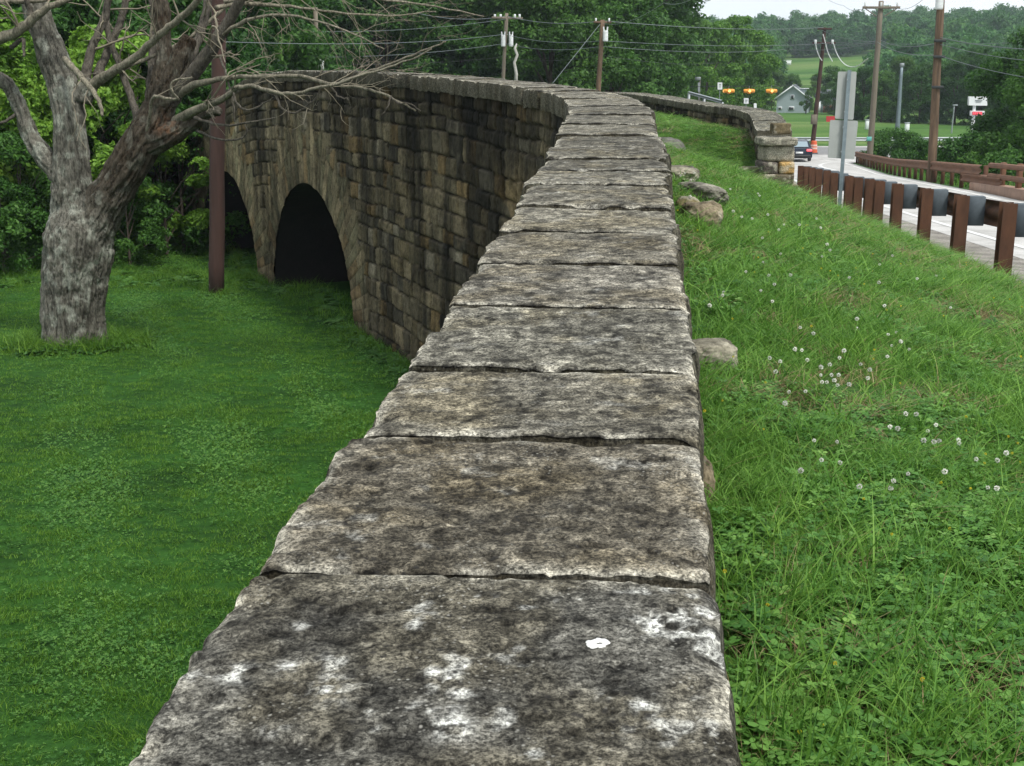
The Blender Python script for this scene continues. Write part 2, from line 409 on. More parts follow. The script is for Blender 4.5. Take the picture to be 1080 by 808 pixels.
# curved white line where the road flares into the junction
th = np.linspace(0, 1, 30); P0, P1, P2 = np.array([21.9, 62.]), np.array([19.6, 84.]), np.array([30., 97.6])
P0 = np.array([17.2, 66.])
C_ = ((1-th)**2)[:, None]*P0+(2*th*(1-th))[:, None]*np.array([19.8, 92])+(th**2)[:, None]*np.array([33, 97.])
T_ = np.gradient(C_, axis=0); T_ /= np.linalg.norm(T_, axis=1)[:, None]; Nn = np.c_[-T_[:, 1], T_[:, 0]]
V = []
for s_ in (-.12, .12):
    q = C_+Nn*s_; V.append(np.c_[q, bank_z(q[:, 0], q[:, 1])+.034])
tag(mesh('junction_line', np.concatenate(V), [(i, i+1, 31+i, 30+i) for i in range(29)], MAT['line']), kind='structure')

# ------------------------------------------------------------------ masonry
PAL = np.array([(.12, .10, .065), (.17, .14, .09), (.22, .18, .11), (.09, .075, .05), (.27, .215, .13), (.15, .12, .07), (.24, .16, .07), (.20, .155, .085), (.06, .052, .04), (.29, .25, .18)])
def masonry(s, d, seed, cmin=.16, cmax=.34, bmin=.18, bmax=.55, rough=.02):
    """s along the wall, d metres below its top (2-D arrays). Returns outward offset, joint depth and block colour"""
    r = np.random.default_rng(seed)
    q = p3(s, d)
    s2 = s+.06*(fbm(q*1.3, 3, seed)-.5); d2 = d+.12*(fbm(p3(s*.9, d*.9), 3, seed+3)-.5)+.02*(fbm(q*6, 2, seed+5)-.5)
    cs = [-1.]
    while cs[-1] < d.max()+1: cs.append(cs[-1]+r.uniform(cmin, cmax))
    cs = np.array(cs); ci = np.clip(np.searchsorted(cs, d2)-1, 0, len(cs)-2)
    dh = np.minimum(d2-cs[ci], cs[ci+1]-d2)
    dv = np.empty_like(dh); bi = np.zeros(dh.shape, int)
    for c in np.unique(ci):
        xs = [s.min()-1.]
        while xs[-1] < s.max()+1: xs.append(xs[-1]+r.uniform(bmin, bmax)*(1 if r.random() > .2 else 1.5))
        xs = np.array(xs); k = ci == c
        b = np.clip(np.searchsorted(xs, s2[k])-1, 0, len(xs)-2); bi[k] = b+c*997
        dv[k] = np.minimum(s2[k]-xs[b], xs[b+1]-s2[k])
    e = np.minimum(dh, dv)+.012*(fbm(q*14, 2, seed+8)-.5)
    hsh = lambda a, k_: _h(a, a*0+k_, a*0, seed)
    off = (hsh(bi, 1)-.5)*.03*rough/.02+(fbm(q*7, 4, seed+9)-.5)*rough*1.5+(fbm(q*26, 3, seed+10)-.5)*rough*1.1
    off = off+(hsh(bi, 2)-.5)*.1*0
    jd = 1-sstep(.004, .019, e); off = off-jd*.042
    colr = PAL[(hsh(bi, 3)*len(PAL)*.999).astype(int)]*(.8+.4*hsh(bi, 4))[..., None]; colr = colr*.76+np.array([.155, .138, .092])*.24
    colr = colr*(1-.75*jd)[..., None]
    return off, jd, colr
def wallface(name, s0, s1, ds, side, off, drop, parent, mat, arches=(), seed=1, path=wall_at, cap=.2, dz=None, light=1.):
    dz = dz or ds; sv = np.arange(s0, s1+1e-6, ds); n = int(drop/dz)+1
    x, y, nx, ny, top = path(sv)
    dv = np.arange(n)*dz
    Sg, Dg = np.meshgrid(sv, dv, indexing='ij'); Zg = (top-cap)[:, None]-Dg
    o_, jd, col = masonry(Sg, Dg+cap, seed)
    keep = np.ones(Sg.shape, bool); Zq = Zg.copy(); Sq = Sg.copy(); ring = np.zeros(Sg.shape)
    for (sc_, zc, R) in arches:
        du, dw = Sg-sc_, Zg-zc; rr = np.hypot(du, dw); th_ = np.arctan2(dw, du)
        rk = (rr < R+1.05+.15*np.sin(th_*31)) & (dw > -.05); tcell = th_*(R+.5)/.22+.12*(fbm(p3(rr*2, th_*6), 2, 4)-.5)
        e = np.abs(tcell-np.round(tcell)); e = (.5-np.abs(tcell-np.floor(tcell)-.5))*.22
        j2 = 1-sstep(.003, .018, e+.01*(fbm(p3(Sg*12, Zg*12), 2, 6)-.5)); cid = np.floor(tcell).astype(int)
        # long stones of the ring, broken once along their length
        brk = R+.35+.45*_h(cid, cid*0, cid*0+3, 5); j2 = np.maximum(j2, 1-sstep(.004, .025, np.abs(rr-brk)))
        cid = cid*2+(rr > brk)
        c2 = (np.array([(.2, .165, .10), (.25, .20, .12), (.17, .15, .09), (.21, .15, .08)])[(_h(cid, cid*0, cid*0, 3)*3.99).astype(int)]*(.8+.5*_h(cid, cid*0+1, cid*0, 3))[..., None])*(1-.5*j2)[..., None]
        oo = (_h(cid, cid*0+2, cid*0, 3)-.5)*.018+(fbm(p3(Sg*5, Zg*5), 4, 2)-.5)*.03-j2*.018
        o_ = np.where(rk, oo, o_); col = np.where(rk[..., None], c2, col)
        inside = (rr < R) & (dw > 0) | ((np.abs(du) < R) & (dw <= 0))
        ins2 = rr < R
        # snap grid points next to the opening onto its curve
        near = (dw > 0) & (np.abs(rr-R) < ds*.75); f_ = R/np.maximum(rr, 1e-6)
        Sq = np.where(near, sc_+du*f_, Sq); Zq = np.where(near, zc+dw*f_, Zq)
        keep &= ~(inside & ~near)
        ring = np.maximum(ring, np.exp(-((rr-R-.8)/1.0)**2)*(dw > -1))
    # dark runs of water down the face, paler where the arches shelter it
    st = fbm(p3(Sg*1.5, Dg*.22), 4, seed+20); st2 = fbm(p3(Sg*5, Dg*.35), 3, seed+22)
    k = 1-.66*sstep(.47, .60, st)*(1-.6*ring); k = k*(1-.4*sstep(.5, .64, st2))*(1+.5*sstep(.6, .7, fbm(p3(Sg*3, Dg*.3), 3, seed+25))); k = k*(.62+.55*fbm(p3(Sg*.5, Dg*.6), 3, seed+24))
    k = k*(1-.45*np.exp(-((Dg)/.5)**2)); k = k*(1-.35*sstep(.3, .0, Zg-.05))*.74  # darker just below the cap and near the ground
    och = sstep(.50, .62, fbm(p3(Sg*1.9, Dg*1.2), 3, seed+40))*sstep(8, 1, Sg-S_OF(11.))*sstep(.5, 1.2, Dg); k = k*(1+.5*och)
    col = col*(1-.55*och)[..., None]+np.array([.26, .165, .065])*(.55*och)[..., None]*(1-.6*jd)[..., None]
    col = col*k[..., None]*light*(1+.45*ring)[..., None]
    px_, py_, nx, ny, _t = path(Sq.ravel()); oo = (o_+off).ravel()*side
    V = np.stack([px_+nx*oo, py_+ny*oo, Zq.ravel()], -1)
    if not side > 0: pass
    q = gridfaces(len(sv), n)
    kf = keep.ravel()[q].all(axis=1) & (Zq.ravel()[q].min(axis=1) > -.7)
    q = q[kf]
    if side < 0: q = q[:, ::-1]
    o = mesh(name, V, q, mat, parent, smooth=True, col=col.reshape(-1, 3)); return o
MAT['masonry'] = M_attrstone('weathered_sandstone')
def cap_mat():
    m, nt, b, _ = new_mat('weathered_capstone')
    a = N(nt, 'ShaderNodeAttribute', attribute_name='col')
    n1 = noise(nt, 38, 8, .75); n2 = noise(nt, 150, 5, .75); n3 = noise(nt, 5, 6, .65); n4 = noise(nt, 420, 3, .7)
    c = mix(nt, a.outputs['Color'], ramp(nt, n1, [(.40, .40), (.46, .85), (.54, 1.1), (.62, 1.9)]), 1., 'MULTIPLY')
    c = mix(nt, c, ramp(nt, n2, [(.40, .35), (.48, .95), (.58, 1.9)]), 1., 'MULTIPLY')
    c = mix(nt, c, ramp(nt, n4, [(.3, .6), (.5, 1.), (.7, 1.45)]), .8, 'MULTIPLY')
    c = mix(nt, c, ramp(nt, n3, [(.36, .8), (.58, 1.08)]), 1., 'MULTIPLY')
    v2 = N(nt, 'ShaderNodeTexVoronoi', Scale=48., Randomness=1.); t2 = N(nt, 'ShaderNodeTexCoord'); nt.links.new(t2.outputs['Object'], v2.inputs['Vector'])
    n5 = noise(nt, 9, 5, .6); pm = mix(nt, ramp(nt, v2.outputs['Distance'], [(.14, .75), (.30, 0.)]), ramp(nt, n5, [(.46, 0.), (.56, 1.)]), 1., 'MULTIPLY')
    c = mix(nt, c, (.022, .021, .02), pm)
    # pale crumbs of lichen and grit
    v = N(nt, 'ShaderNodeTexVoronoi', Scale=85., Randomness=1.); t = N(nt, 'ShaderNodeTexCoord'); nt.links.new(t.outputs['Object'], v.inputs['Vector'])
    k = ramp(nt, v.outputs['Distance'], [(.10, 1.), (.26, 0.)]); k2 = ramp(nt, n3, [(.48, 0.), (.6, .75)]); kk = mix(nt, k, k2, 1., 'MULTIPLY')
    c = mix(nt, c, (.34, .33, .29), kk)
    nt.links.new(c, b.inputs['Base Color']); b.inputs['Roughness'].default_value = .93; b.inputs['Specular IOR Level'].default_value = .12
    p = bump(nt, b, n1, .55, .006); p = bump(nt, b, n2, .6, .003, p); bump(nt, b, n4, .4, .0012, p); return m
MAT['cap'] = cap_mat()
MAT['dark'] = M_plain('shade_black_stone', (.010, .009, .008), .95, var=.5, scale=5, bmp=.5)  # near-black: the shade inside the arches put into the stone colour

bridge = empty('stone_bridge', (0, 0, 0))
tag(bridge, 'old curved sandstone bridge wall with two dark arches and capstones running from the foreground', 'stone bridge')
A1a, A1b = S_OF(21.7), S_OF(26.5); R1 = (A1b-A1a)/2; z1 = -1.92+EYE
A2a = S_OF(27.6); R2 = 2.6; z2 = -2.1+EYE
arches = [((A1a+A1b)/2, z1-R1, R1), (A2a+R2, z2-R2, R2)]
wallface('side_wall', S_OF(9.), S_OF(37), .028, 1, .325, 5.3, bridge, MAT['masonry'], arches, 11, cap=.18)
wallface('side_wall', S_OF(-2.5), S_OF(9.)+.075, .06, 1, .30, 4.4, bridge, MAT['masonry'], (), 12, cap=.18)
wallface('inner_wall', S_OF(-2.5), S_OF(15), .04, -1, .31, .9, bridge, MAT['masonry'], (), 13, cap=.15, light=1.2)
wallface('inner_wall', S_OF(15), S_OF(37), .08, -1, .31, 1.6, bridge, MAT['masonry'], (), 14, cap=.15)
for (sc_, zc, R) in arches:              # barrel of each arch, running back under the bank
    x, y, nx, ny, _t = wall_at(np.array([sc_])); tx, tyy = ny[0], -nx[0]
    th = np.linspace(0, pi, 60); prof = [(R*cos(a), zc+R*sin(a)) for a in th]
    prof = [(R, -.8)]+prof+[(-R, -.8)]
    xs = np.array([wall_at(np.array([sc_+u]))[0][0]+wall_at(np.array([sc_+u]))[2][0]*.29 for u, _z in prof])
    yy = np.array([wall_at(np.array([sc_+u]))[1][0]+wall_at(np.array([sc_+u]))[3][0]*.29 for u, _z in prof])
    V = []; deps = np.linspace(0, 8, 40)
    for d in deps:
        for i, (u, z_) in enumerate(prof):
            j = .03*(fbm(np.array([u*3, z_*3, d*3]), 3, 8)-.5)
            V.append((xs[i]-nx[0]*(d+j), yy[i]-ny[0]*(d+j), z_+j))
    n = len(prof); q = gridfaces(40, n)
    b = MB(); b.add(V, q); b.f.append(tuple(39*n+i for i in range(n)))  # far end closed off, added to keep daylight out of the opening
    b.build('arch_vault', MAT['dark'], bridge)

def capstone(name, s0, s1, W, th, res, parent, mat, seed, path=wall_at, tilt=(0, 0), lift=0., sh=0., edgeL=.02, edgeR=.01, tone=None, streak=1., lich=0., skew=(0, 0), pits=1., spots=()):
    """one slab laid across the wall: dressed top, chipped arrises, rough ends"""
    r = np.random.default_rng(seed)
    nu = max(8, int(W/res)); nv = max(8, int((s1-s0)/res))
    u = np.linspace(-W/2, W/2, nu); v = np.linspace(0, 1, nv)
    U, Vv = np.meshgrid(u, v, indexing='ij')
    fu = U/W+.5
    Sg = s0+(s1-s0)*Vv+ (skew[0]*(1-Vv)+skew[1]*Vv)*(fu-.5)
    ed = .004*(fbm(p3(U*18, 0*U, seed), 3, 1)-.5)
    Sg = Sg+ed*(1-Vv)*2+.004*(fbm(p3(U*18, 0*U+7, seed), 3, 1)-.5)*Vv
    # side offsets: U positive = left (towards the lawn)
    q = p3(Sg, U, seed*1.7)
    lft = fbm(p3(Sg*4, Sg*0, seed*3.1), 5, 3)-.5; rgt = fbm(p3(Sg*5, Sg*0+9, seed*3.1), 4, 3)-.5
    Uo = U+np.clip(fu*2-1, 0, 1)*lft*edgeL*2.6-np.clip(1-fu*2, 0, 1)*rgt*edgeR*2.6+sh
    de_s = np.minimum(Vv, 1-Vv)*(s1-s0); de_u = np.minimum(fu, 1-fu)*W
    de = np.minimum(de_s, de_u)+.012*(fbm(q*22, 3, 4)-.5)
    n1 = fbm(q*3.2, 5, seed); n2 = fbm(q*np.array([60, 22, 1.]), 4, seed+1); n3 = fbm(q*26, 4, seed+2); n4 = fbm(q*8, 4, seed+7)
    pit = sstep(.62, .74, fbm(q*38, 2, seed+3))+.8*sstep(.6, .7, fbm(q*16, 3, seed+4))
    lay = sstep(.50, .53, n4)*.006                         # flaked bedding layers
    h = (n1-.5)*.008+(n2-.5)*.005*streak+(n3-.5)*.003-pit*.003*pits+lay*.45
    deu = de_u+.012*(fbm(q*22, 3, 4)-.5); des = de_s+.006*(fbm(q*30, 3, 5)-.5)
    chip = np.exp(-np.clip(deu, 0, 1)/.006)*.009+np.exp(-np.clip(deu, 0, 1)/.025)*.022*sstep(.54, .66, fbm(q*9, 3, seed+5))
    chip = chip+np.exp(-np.clip(des, 0, 1)/.005)*.006+np.exp(-np.clip(des, 0, 1)/.014)*.012*sstep(.60, .70, fbm(q*7, 3, seed+6))
    h = h-chip
    x, y, nx, ny, top = path(Sg.ravel())
    Z = top+lift+h.ravel()+(tilt[0]*(fu.ravel()-.5)+tilt[1]*(Vv.ravel()-.5))
    Xp = x+nx*Uo.ravel(); Yp = y+ny*Uo.ravel()
    V = [np.stack([Xp, Yp, Z], -1)]
    # colour
    tone = np.array(tone if tone is not None else (.124, .116, .092))*(.72+.56*r.random())
    bl = sstep(.40, .60, fbm(q*6, 5, seed+30)); cr_ = sstep(.42, .62, fbm(q*24, 5, seed+31)); br = sstep(.48, .68, fbm(q*5+3, 4, seed+33))
    c = tone*(1.12-.30*bl)[..., None]*(1.2-.55*cr_)[..., None]; pk = sstep(.57, .60, fbm(q*34, 3, seed+50)); c = c*(1-.55*pk)[..., None]
    c = c*(1-br[..., None])+c*np.array([1.04, .99, .88])*br[..., None]
    sk = sstep(.6, .74, fbm(q*np.array([46, 9, 1.]), 4, seed+34)); c = c+(np.array([.30, .285, .24])-c)*(.27*sk*streak)[..., None]
    c = c*(1-.45*np.clip(pit, 0, 1))[..., None]; c = c*(1-.7*np.exp(-(np.clip(de_s+.004*(fbm(q*40, 2, 8)-.5), 0, 1)/(.004+.0012*abs(s0-S_OF(0))))**2))[..., None]
    le = np.exp(-np.clip(de, 0, 1)/.02)*sstep(.44, .6, fbm(q*11, 3, seed+35)); c = c+(np.array([.36, .34, .28])-c)*(.7*le)[..., None]
    fx_, fy_, _1, _2, _3 = path(Sg.ravel()); fx_ = (fx_+_1*Uo.ravel()).reshape(nu, nv); fy_ = (fy_+_2*Uo.ravel()).reshape(nu, nv)
    if lich:
        lk = .5*sstep(.66, .76, fbm(q*13, 4, seed+36)+.22*(fbm(q*70, 3, 7)-.5))*lich
        for (bx, by_, br_) in spots:
            dd = np.hypot(fx_-bx, fy_-by_)/br_; lk = np.maximum(lk, np.exp(-dd**2)*sstep(.42, .62, fbm(q*50, 4, 17)))
        c = c+(np.array([.50, .50, .46])-c)*np.clip(lk, 0, .9)[..., None]
    V0 = V[0].reshape(nu, nv, 3); C = [c.reshape(-1, 3)]
    # skirt: perimeter rings going down
    per = [(i, 0) for i in range(nu)]+[(nu-1, j) for j in range(1, nv)]+[(i, nv-1) for i in range(nu-2, -1, -1)]+[(0, j) for j in range(nv-2, 0, -1)]
    per = np.array(per); P = V0[per[:, 0], per[:, 1]]; Cp = c[per[:, 0], per[:, 1]]
    ctr = P.mean(axis=0); rings = [P]; m_ = len(P); dirn = P-ctr; dirn[:, 2] = 0
    dirn /= np.linalg.norm(dirn, axis=1)[:, None]
    idx0 = per[:, 0]*nv+per[:, 1]; Fc = [gridfaces(nu, nv)]; base = nu*nv; prev = idx0
    hs = [.006, .015, .03, .05, .08, .11, .14, th]
    hs = [a for a in hs if a < th]+[th]
    for k, d_ in enumerate(hs):
        bulge = .004*min(k, 3)+.014*(fbm(np.c_[P[:, 0]*9, P[:, 1]*9, P[:, 2]*0+d_*9+seed], 3, 9)-.5)-(.012 if k == len(hs)-1 else 0)
        isend = (per[:, 1] == 0) | (per[:, 1] == nv-1); bulge = np.where(isend, -.002, bulge)
        Rg = P.copy()+dirn*bulge[:, None]; Rg[:, 2] = P[:, 2]-d_
        V.append(Rg); f = .55+.7*fbm(np.c_[Rg[:, 0]*7, Rg[:, 1]*7, Rg[:, 2]*14], 3, 12)
        C.append(Cp*.15+tone*f[:, None]*np.array([.36, .34, .29])); cur = base+np.arange(m_); nxt = np.roll(cur, -1); pn = np.roll(prev, -1)  # sides far darker than the top: shade put into the colour
        Fc.append(np.stack([prev, pn, nxt, cur], -1)); prev = cur; base += m_
    Fc = np.concatenate(Fc)[:, ::-1]
    return mesh(name, np.concatenate(V), Fc, mat, parent, smooth=True, col=np.concatenate(C))
# joints of the capstones, by distance ahead (m)
jy = [-1.1, -.35, .5, 1.78, 2.42, 2.92, 3.57, 4.24, 4.87, 5.48, 6.2, 6.78, 7.35, 8.0, 8.8, 9.62, 10.5]
y_ = 10.5
while y_ < 36: y_ += float(rng.uniform(.6, .95)); jy.append(y_)
jy[2] = .72
SPOTS = [(*atz(a_, b_, -.76)[:2], c_) for a_, b_, c_ in ((208, 715, .013), (250, 713, .022), (303, 706, .016), (350, 732, .030), (345, 700, .012), (475, 768, .022), (488, 735, .012), (676, 750, .014), (700, 668, .040), (738, 672, .035), (745, 650, .02), (560, 795, .012), (455, 715, .010), (290, 770, .012), (640, 735, .012))]
tones = {2: (.100, .096, .082), 3: (.112, .100, .076), 4: (.110, .102, .080), 5: (.12, .114, .092), 6: (.118, .110, .09), 7: (.125, .115, .09)}
for i in range(len(jy)-1):
    ym = (jy[i]+jy[i+1])/2; gp = .0012+.001*min(ym, 14)
    a, b = S_OF(jy[i])+gp, S_OF(jy[i+1])-gp
    res = .0055 if .5 < ym < 2.5 else .009 if ym < 4.5 else .016 if ym < 9 else .035
    if ym < .4: res = .02
    w_ = [.70, .69, .71, .70, .70, .685, .70, .70, .69, .70][i % 10]+(.01 if i > 9 else 0)
    first = i == 2
    capstone('capstone', a, b, w_, .19, res, bridge, MAT['cap'], 100+i, lift=float(rng.uniform(-.005, .005))+(0 if first else .001 if i == 3 else 0), tilt=(float(rng.uniform(-.012, .012)), float(rng.uniform(-.014, -.005))),
             sh={2: .004, 3: .008, 4: .006}.get(i, float(rng.uniform(-.012, .012))), edgeL=.03 if i < 7 else .03, edgeR=.012 if i < 5 else .03, tone=tones.get(i), streak=.35 if i < 4 else 1.0,
             lich=1. if first else .35, skew=(0, -.05) if first else (-.05, 0) if i == 3 else (float(rng.uniform(-.02, .02)), 0), pits=1.2 if i < 4 else .6, spots=SPOTS if first else ())
# pale bird dropping on the nearest stone
sp = atz(630, 683, -.755); b = MB(); n = 40
V = [(sp[0], sp[1], 0)]
ring = []
for k in range(n):
    a = 2*pi*k/n; r = .0145*(1+.22*sin(2*a+.6)+.10*sin(5*a)+.07*sin(9*a+1)+.05*sin(17*a)); ring.append((sp[0]+r*cos(a), sp[1]+r*.95*sin(a)))
stones = [o_ for o_ in bridge.children if o_.name.startswith('capstone')] if False else [o_ for o_ in bpy.data.objects if o_.name.startswith('capstone')]
near = stones[2]
from mathutils.bvhtree import BVHTree
from mathutils import Vector
nvt = BVHTree.FromPolygons([v.co for v in near.data.vertices], [tuple(p.vertices) for p in near.data.polygons])
def hit(x, y):
    h = nvt.ray_cast(Vector((x, y, 10)), Vector((0, 0, -1))); return h[0].z if h[0] is not None else sp[2]
V = []
for f_, dzz in ((1., -.001), (.9, .0022), (.45, .003), (.32, .0015), (.2, -.002)):
    for (x, y) in ring: V.append((sp[0]+(x-sp[0])*f_+ (0.003 if f_ < .5 else 0), sp[1]+(y-sp[1])*f_, 0))
    V[-n:] = [(x, y, hit(x, y)+dzz) for x, y, _z in V[-n:]]
q = np.array([(k*n+i, k*n+(i+1) % n, (k+1)*n+(i+1) % n, (k+1)*n+i) for k in range(4) for i in range(n)])
MAT['splash'] = M_plain('white_lichen', (.66, .66, .63), .9, var=.25, scale=120)
o = mesh('lichen_patch', V, q, MAT['splash'], near, smooth=True); o['label'] = 'bright white bird dropping ring on the nearest slab'

# ------------------------------------------------------------------ far parapet with its end pier
def poly_path(pts, tops):
    P = smooth_path(np.array([(a, b, c) for (a, b), c in zip(pts, tops)], float), it=2)
    S = np.r_[0, np.cumsum(np.hypot(*np.diff(P[:, :2], axis=0).T))]
    def f(s):
        s = np.asarray(s, float); x, y, z = [np.interp(s, S, P[:, i]) for i in range(3)]
        dx = np.interp(s+.15, S, P[:, 0])-np.interp(s-.15, S, P[:, 0]); dy = np.interp(s+.15, S, P[:, 1])-np.interp(s-.15, S, P[:, 1])
        l = np.hypot(dx, dy)+1e-9; return x, y, -dy/l, dx/l, z
    return f, S[-1]
W2 = .9
fp, SL = poly_path([(7.0, 33.1), (7.15, 34.5), (7.35, 36.2), (7.35, 37.4), (6.9, 39.2), (6.2, 42.), (5.6, 46), (4.9, 50), (4.1, 54), (3.4, 58)],
                   [EYE-1.40, EYE-1.28, EYE-1.02, EYE-.86, EYE-.80, EYE-.70, EYE-.58, EYE-.47, EYE-.47, EYE-.6])
par = empty('stone_parapet', (0, 0, 0)); tag(par, 'curved stone parapet across the grass with stepped capstones and a squared end pier', 'stone wall')
wallface('parapet_wall', .9, SL, .035, 1, W2/2-.05, 1.6, par, MAT['masonry'], (), 31, path=fp, cap=.2, light=1.5)
wallface('parapet_wall', .9, SL, .05, -1, W2/2-.05, 2.6, par, MAT['masonry'], (), 32, path=fp, cap=.2, light=1.4)
s_ = .95; i = 0
while s_ < SL-.5:
    l_ = float(rng.uniform(.65, 1.05)); i += 1
    capstone('capstone', s_, min(s_+l_-.012, SL), W2+float(rng.uniform(-.03, .05)), .2, .03, par, MAT['cap'], 400+i, path=fp, lift=float(rng.uniform(-.012, .012)), edgeL=.03, edgeR=.03, tone=(.15, .145, .115))
    s_ += l_

def rock(name, c, d, rz=0., mat=None, parent=None, p=4., n=16, rough=.08, seed=0, tone=(.2, .17, .12), tilt=(0, 0)):
    """one stone: a cube-sphere pressed towards a box (large p) or a boulder (p near 2)"""
    V = []; Fc = []
    g = np.linspace(-1, 1, n); A, B = np.meshgrid(g, g, indexing='ij'); k = 0
    for ax in range(3):
        for sgn in (-1, 1):
            q = np.empty((n, n, 3)); q[..., ax] = sgn; q[..., (ax+1) % 3] = A; q[..., (ax+2) % 3] = B
            V.append(q.reshape(-1, 3)); f = gridfaces(n, n); Fc.append((f if sgn > 0 else f[:, ::-1])+k); k += n*n
    V = np.concatenate(V); Fc = np.concatenate(Fc)
    r = (np.abs(V)**p).sum(axis=1)**(1/p); V = V/r[:, None]
    nn = fbm(V*1.6+seed*3.3, 4, seed)-.5; n2 = fbm(V*5+seed, 4, seed+2)-.5
    V = V*(1+rough*2.2*nn+rough*.8*n2)[:, None]
    V = V*np.array(d)/2
    tx, ty_ = tilt
    Rx = np.array([[1, 0, 0], [0, cos(tx), -sin(tx)], [0, sin(tx), cos(tx)]]); Ry = np.array([[cos(ty_), 0, sin(ty_)], [0, 1, 0], [-sin(ty_), 0, cos(ty_)]])
    Rz = np.array([[cos(rz), -sin(rz), 0], [sin(rz), cos(rz), 0], [0, 0, 1]]); V = V@(Rz@Ry@Rx).T
    cc = np.array(tone)*(.5+1.0*fbm(V*4+seed, 4, 7))[:, None]; pale = sstep(.55, .66, fbm(V*7+seed*2, 4, 3)); cc = cc+(np.array([.36, .34, .27])-cc)*(.6*pale)[:, None]
    o = mesh(name, V, Fc, mat or MAT['masonry' if parent is None else 'cap'], parent, smooth=True, col=cc)
    bm = bmesh.new(); bm.from_mesh(o.data); bmesh.ops.remove_doubles(bm, verts=bm.verts, dist=1e-4); bm.to_mesh(o.data); bm.free()
    for pl in o.data.polygons: pl.use_smooth = True
    o.location = tuple(c); return o
pz = EYE
def pier(px0, px1, py0, py1, y, depth, tone, seed, p=7, yo=0., rough=.035):
    a, b = at(px0, py1, y), at(px1, py0, y)
    return rock('pier_stone', ((a[0]+b[0])/2, y+depth/2+yo, (a[2]+b[2])/2), (b[0]-a[0], depth, b[2]-a[2]+.01), parent=par, p=p, seed=seed, tone=tone, rough=rough, n=22)
pier(804, 843.5, 145.5, 154.5, 32.7, 1.3, (.17, .16, .125), 3)
pier(806, 840, 153.5, 171.5, 32.85, 1.1, (.24, .22, .17), 4, rough=.05)
pier(803, 822, 171, 184.5, 32.8, 1.1, (.07, .06, .05), 5)
pier(822, 839.5, 171, 184, 32.75, 1.1, (.38, .25, .10), 6)
pier(803, 838.5, 184, 196, 32.7, 1.2, (.09, .075, .05), 7)
pier(822, 843, 195, 202, 32.9, .8, (.25, .21, .15), 8)
pier(806, 840, 168, 200, 33.2, 1.2, (.16, .14, .1), 9)
a, b = at(815.5, 144.8, 33.0), at(835.5, 135.2, 33.0)
o = rock('stone_block', ((a[0]+b[0])/2, 33.3, fp([.25])[4][0]+.145), (b[0]-a[0], .42, .29), rz=.06, p=9, seed=23, n=20, rough=.015, tone=(.13, .105, .06)); tag(o, 'loose squared stone block lying on top of the end pier', 'stone block')
a = at(793, 175, 33.4); o = rock('stone_block', (a[0], 33.4, float(bank_z(a[0], 33.4))+.08), (.75, .5, .3), rz=.1, p=4, seed=22, tone=(.12, .10, .07)); tag(o, 'low dark footing stone in the grass left of the end pier', 'stone block')

# boulders half sunk in the bank
def boulder(px, py, y, d, label, seed, tone, rz=0., p=2.6, sink=.3, rough=.12, tilt=(0, 0), n=26):
    a = at(px, py, y); z = float(bank_z(a[0], y))
    o = rock('boulder', (a[0], y, z+d[2]*(.5-sink)), d, rz, p=p, seed=seed, tone=tone, rough=rough, tilt=tilt, n=n); tag(o, label, 'rock', 'rocks lying along the foot of the wall'); return o
boulder(741, 216, 7.75, (.25, .26, .22), 'larger mottled brown boulder behind the small round rock, middle of the bank edge', 41, (.20, .165, .11), sink=.28, p=3., rough=.2, n=40)
boulder(726, 207, 8.0, (.17, .17, .17), 'small round brown rock tucked against the larger mottled boulder', 42, (.19, .16, .08), sink=.2)
boulder(740, 192, 8.9, (.17, .7, .15), 'long flat grey stone ledge showing through the grass', 43, (.17, .16, .13), rough=.18, n=40, rz=.25, p=3.5, sink=.15)
boulder(716, 180, 9.9, (.3, .5, .14), 'low pale rubble stone beside the wall, beyond the flat ledge', 44, (.20, .185, .14), rough=.2, n=40, rz=-.2, p=3.5, sink=.3)
boulder(702, 131, 15.5, (.5, .9, .42), 'dark grey humped boulder farthest along the wall', 45, (.12, .115, .10), p=2.5, sink=.35)
boulder(748, 354, 4.72, (.22, .17, .13), 'pale whitish block of stone sticking out of grass beside the wall', 46, (.27, .25, .19), rz=.2, p=4., sink=.3, rough=.17, n=40)
boulder(741, 425, 3.45, (.07, .22, .15), 'narrow tan rock squeezed between wall and tall grass', 47, (.17, .14, .09), sink=.4, p=4., rough=.18)
boulder(772, 640, 1.95, (.12, .2, .13), 'small earthy stone at the foot of the nearest slabs', 48, (.16, .13, .08), sink=.4)

# ------------------------------------------------------------------ guardrails
MAT['rust'] = M_plain('weathering_steel', (.085, .036, .017), .85, var=.45, scale=7, stretch=(1, 1, .35), bmp=.25)
MAT['rust_pale'] = M_plain('old_rail_steel', (.16, .075, .04), .8, var=.35, scale=5, stretch=(.3, .3, 1))
MAT['galv'] = M_plain('galvanised_steel', (.30, .33, .34), .5, .4, var=.15, scale=8)
MAT['block'] = M_plain('grey_block', (.075, .095, .11), .75, var=.25, scale=12)
MAT['concrete'] = M_plain('concrete', (.36, .33, .29), .9, var=.2, scale=4, bmp=.2)
MAT['concrete_red'] = M_plain('stained_concrete', (.27, .17, .12), .9, var=.3, scale=3, bmp=.2)
gr = empty('guardrail', (0, 0, 0)); tag(gr, 'rusty steel guardrail with tall posts and dark grey blockouts along the near road edge', 'guardrail')
post_px = [(1057, 286, 214), (1009, 269, 206), (973, 257, 199), (943.5, 245.8, 194), (924, 240.5, 191), (914, 235, 189), (903, 230.5, 187.5), (893.6, 226, 186), (878, 221, 182.5), (869.7, 217.5, 180), (861.5, 213.5, 178.5), (855, 210, 177), (849, 207, 176), (843.5, 204, 175)]
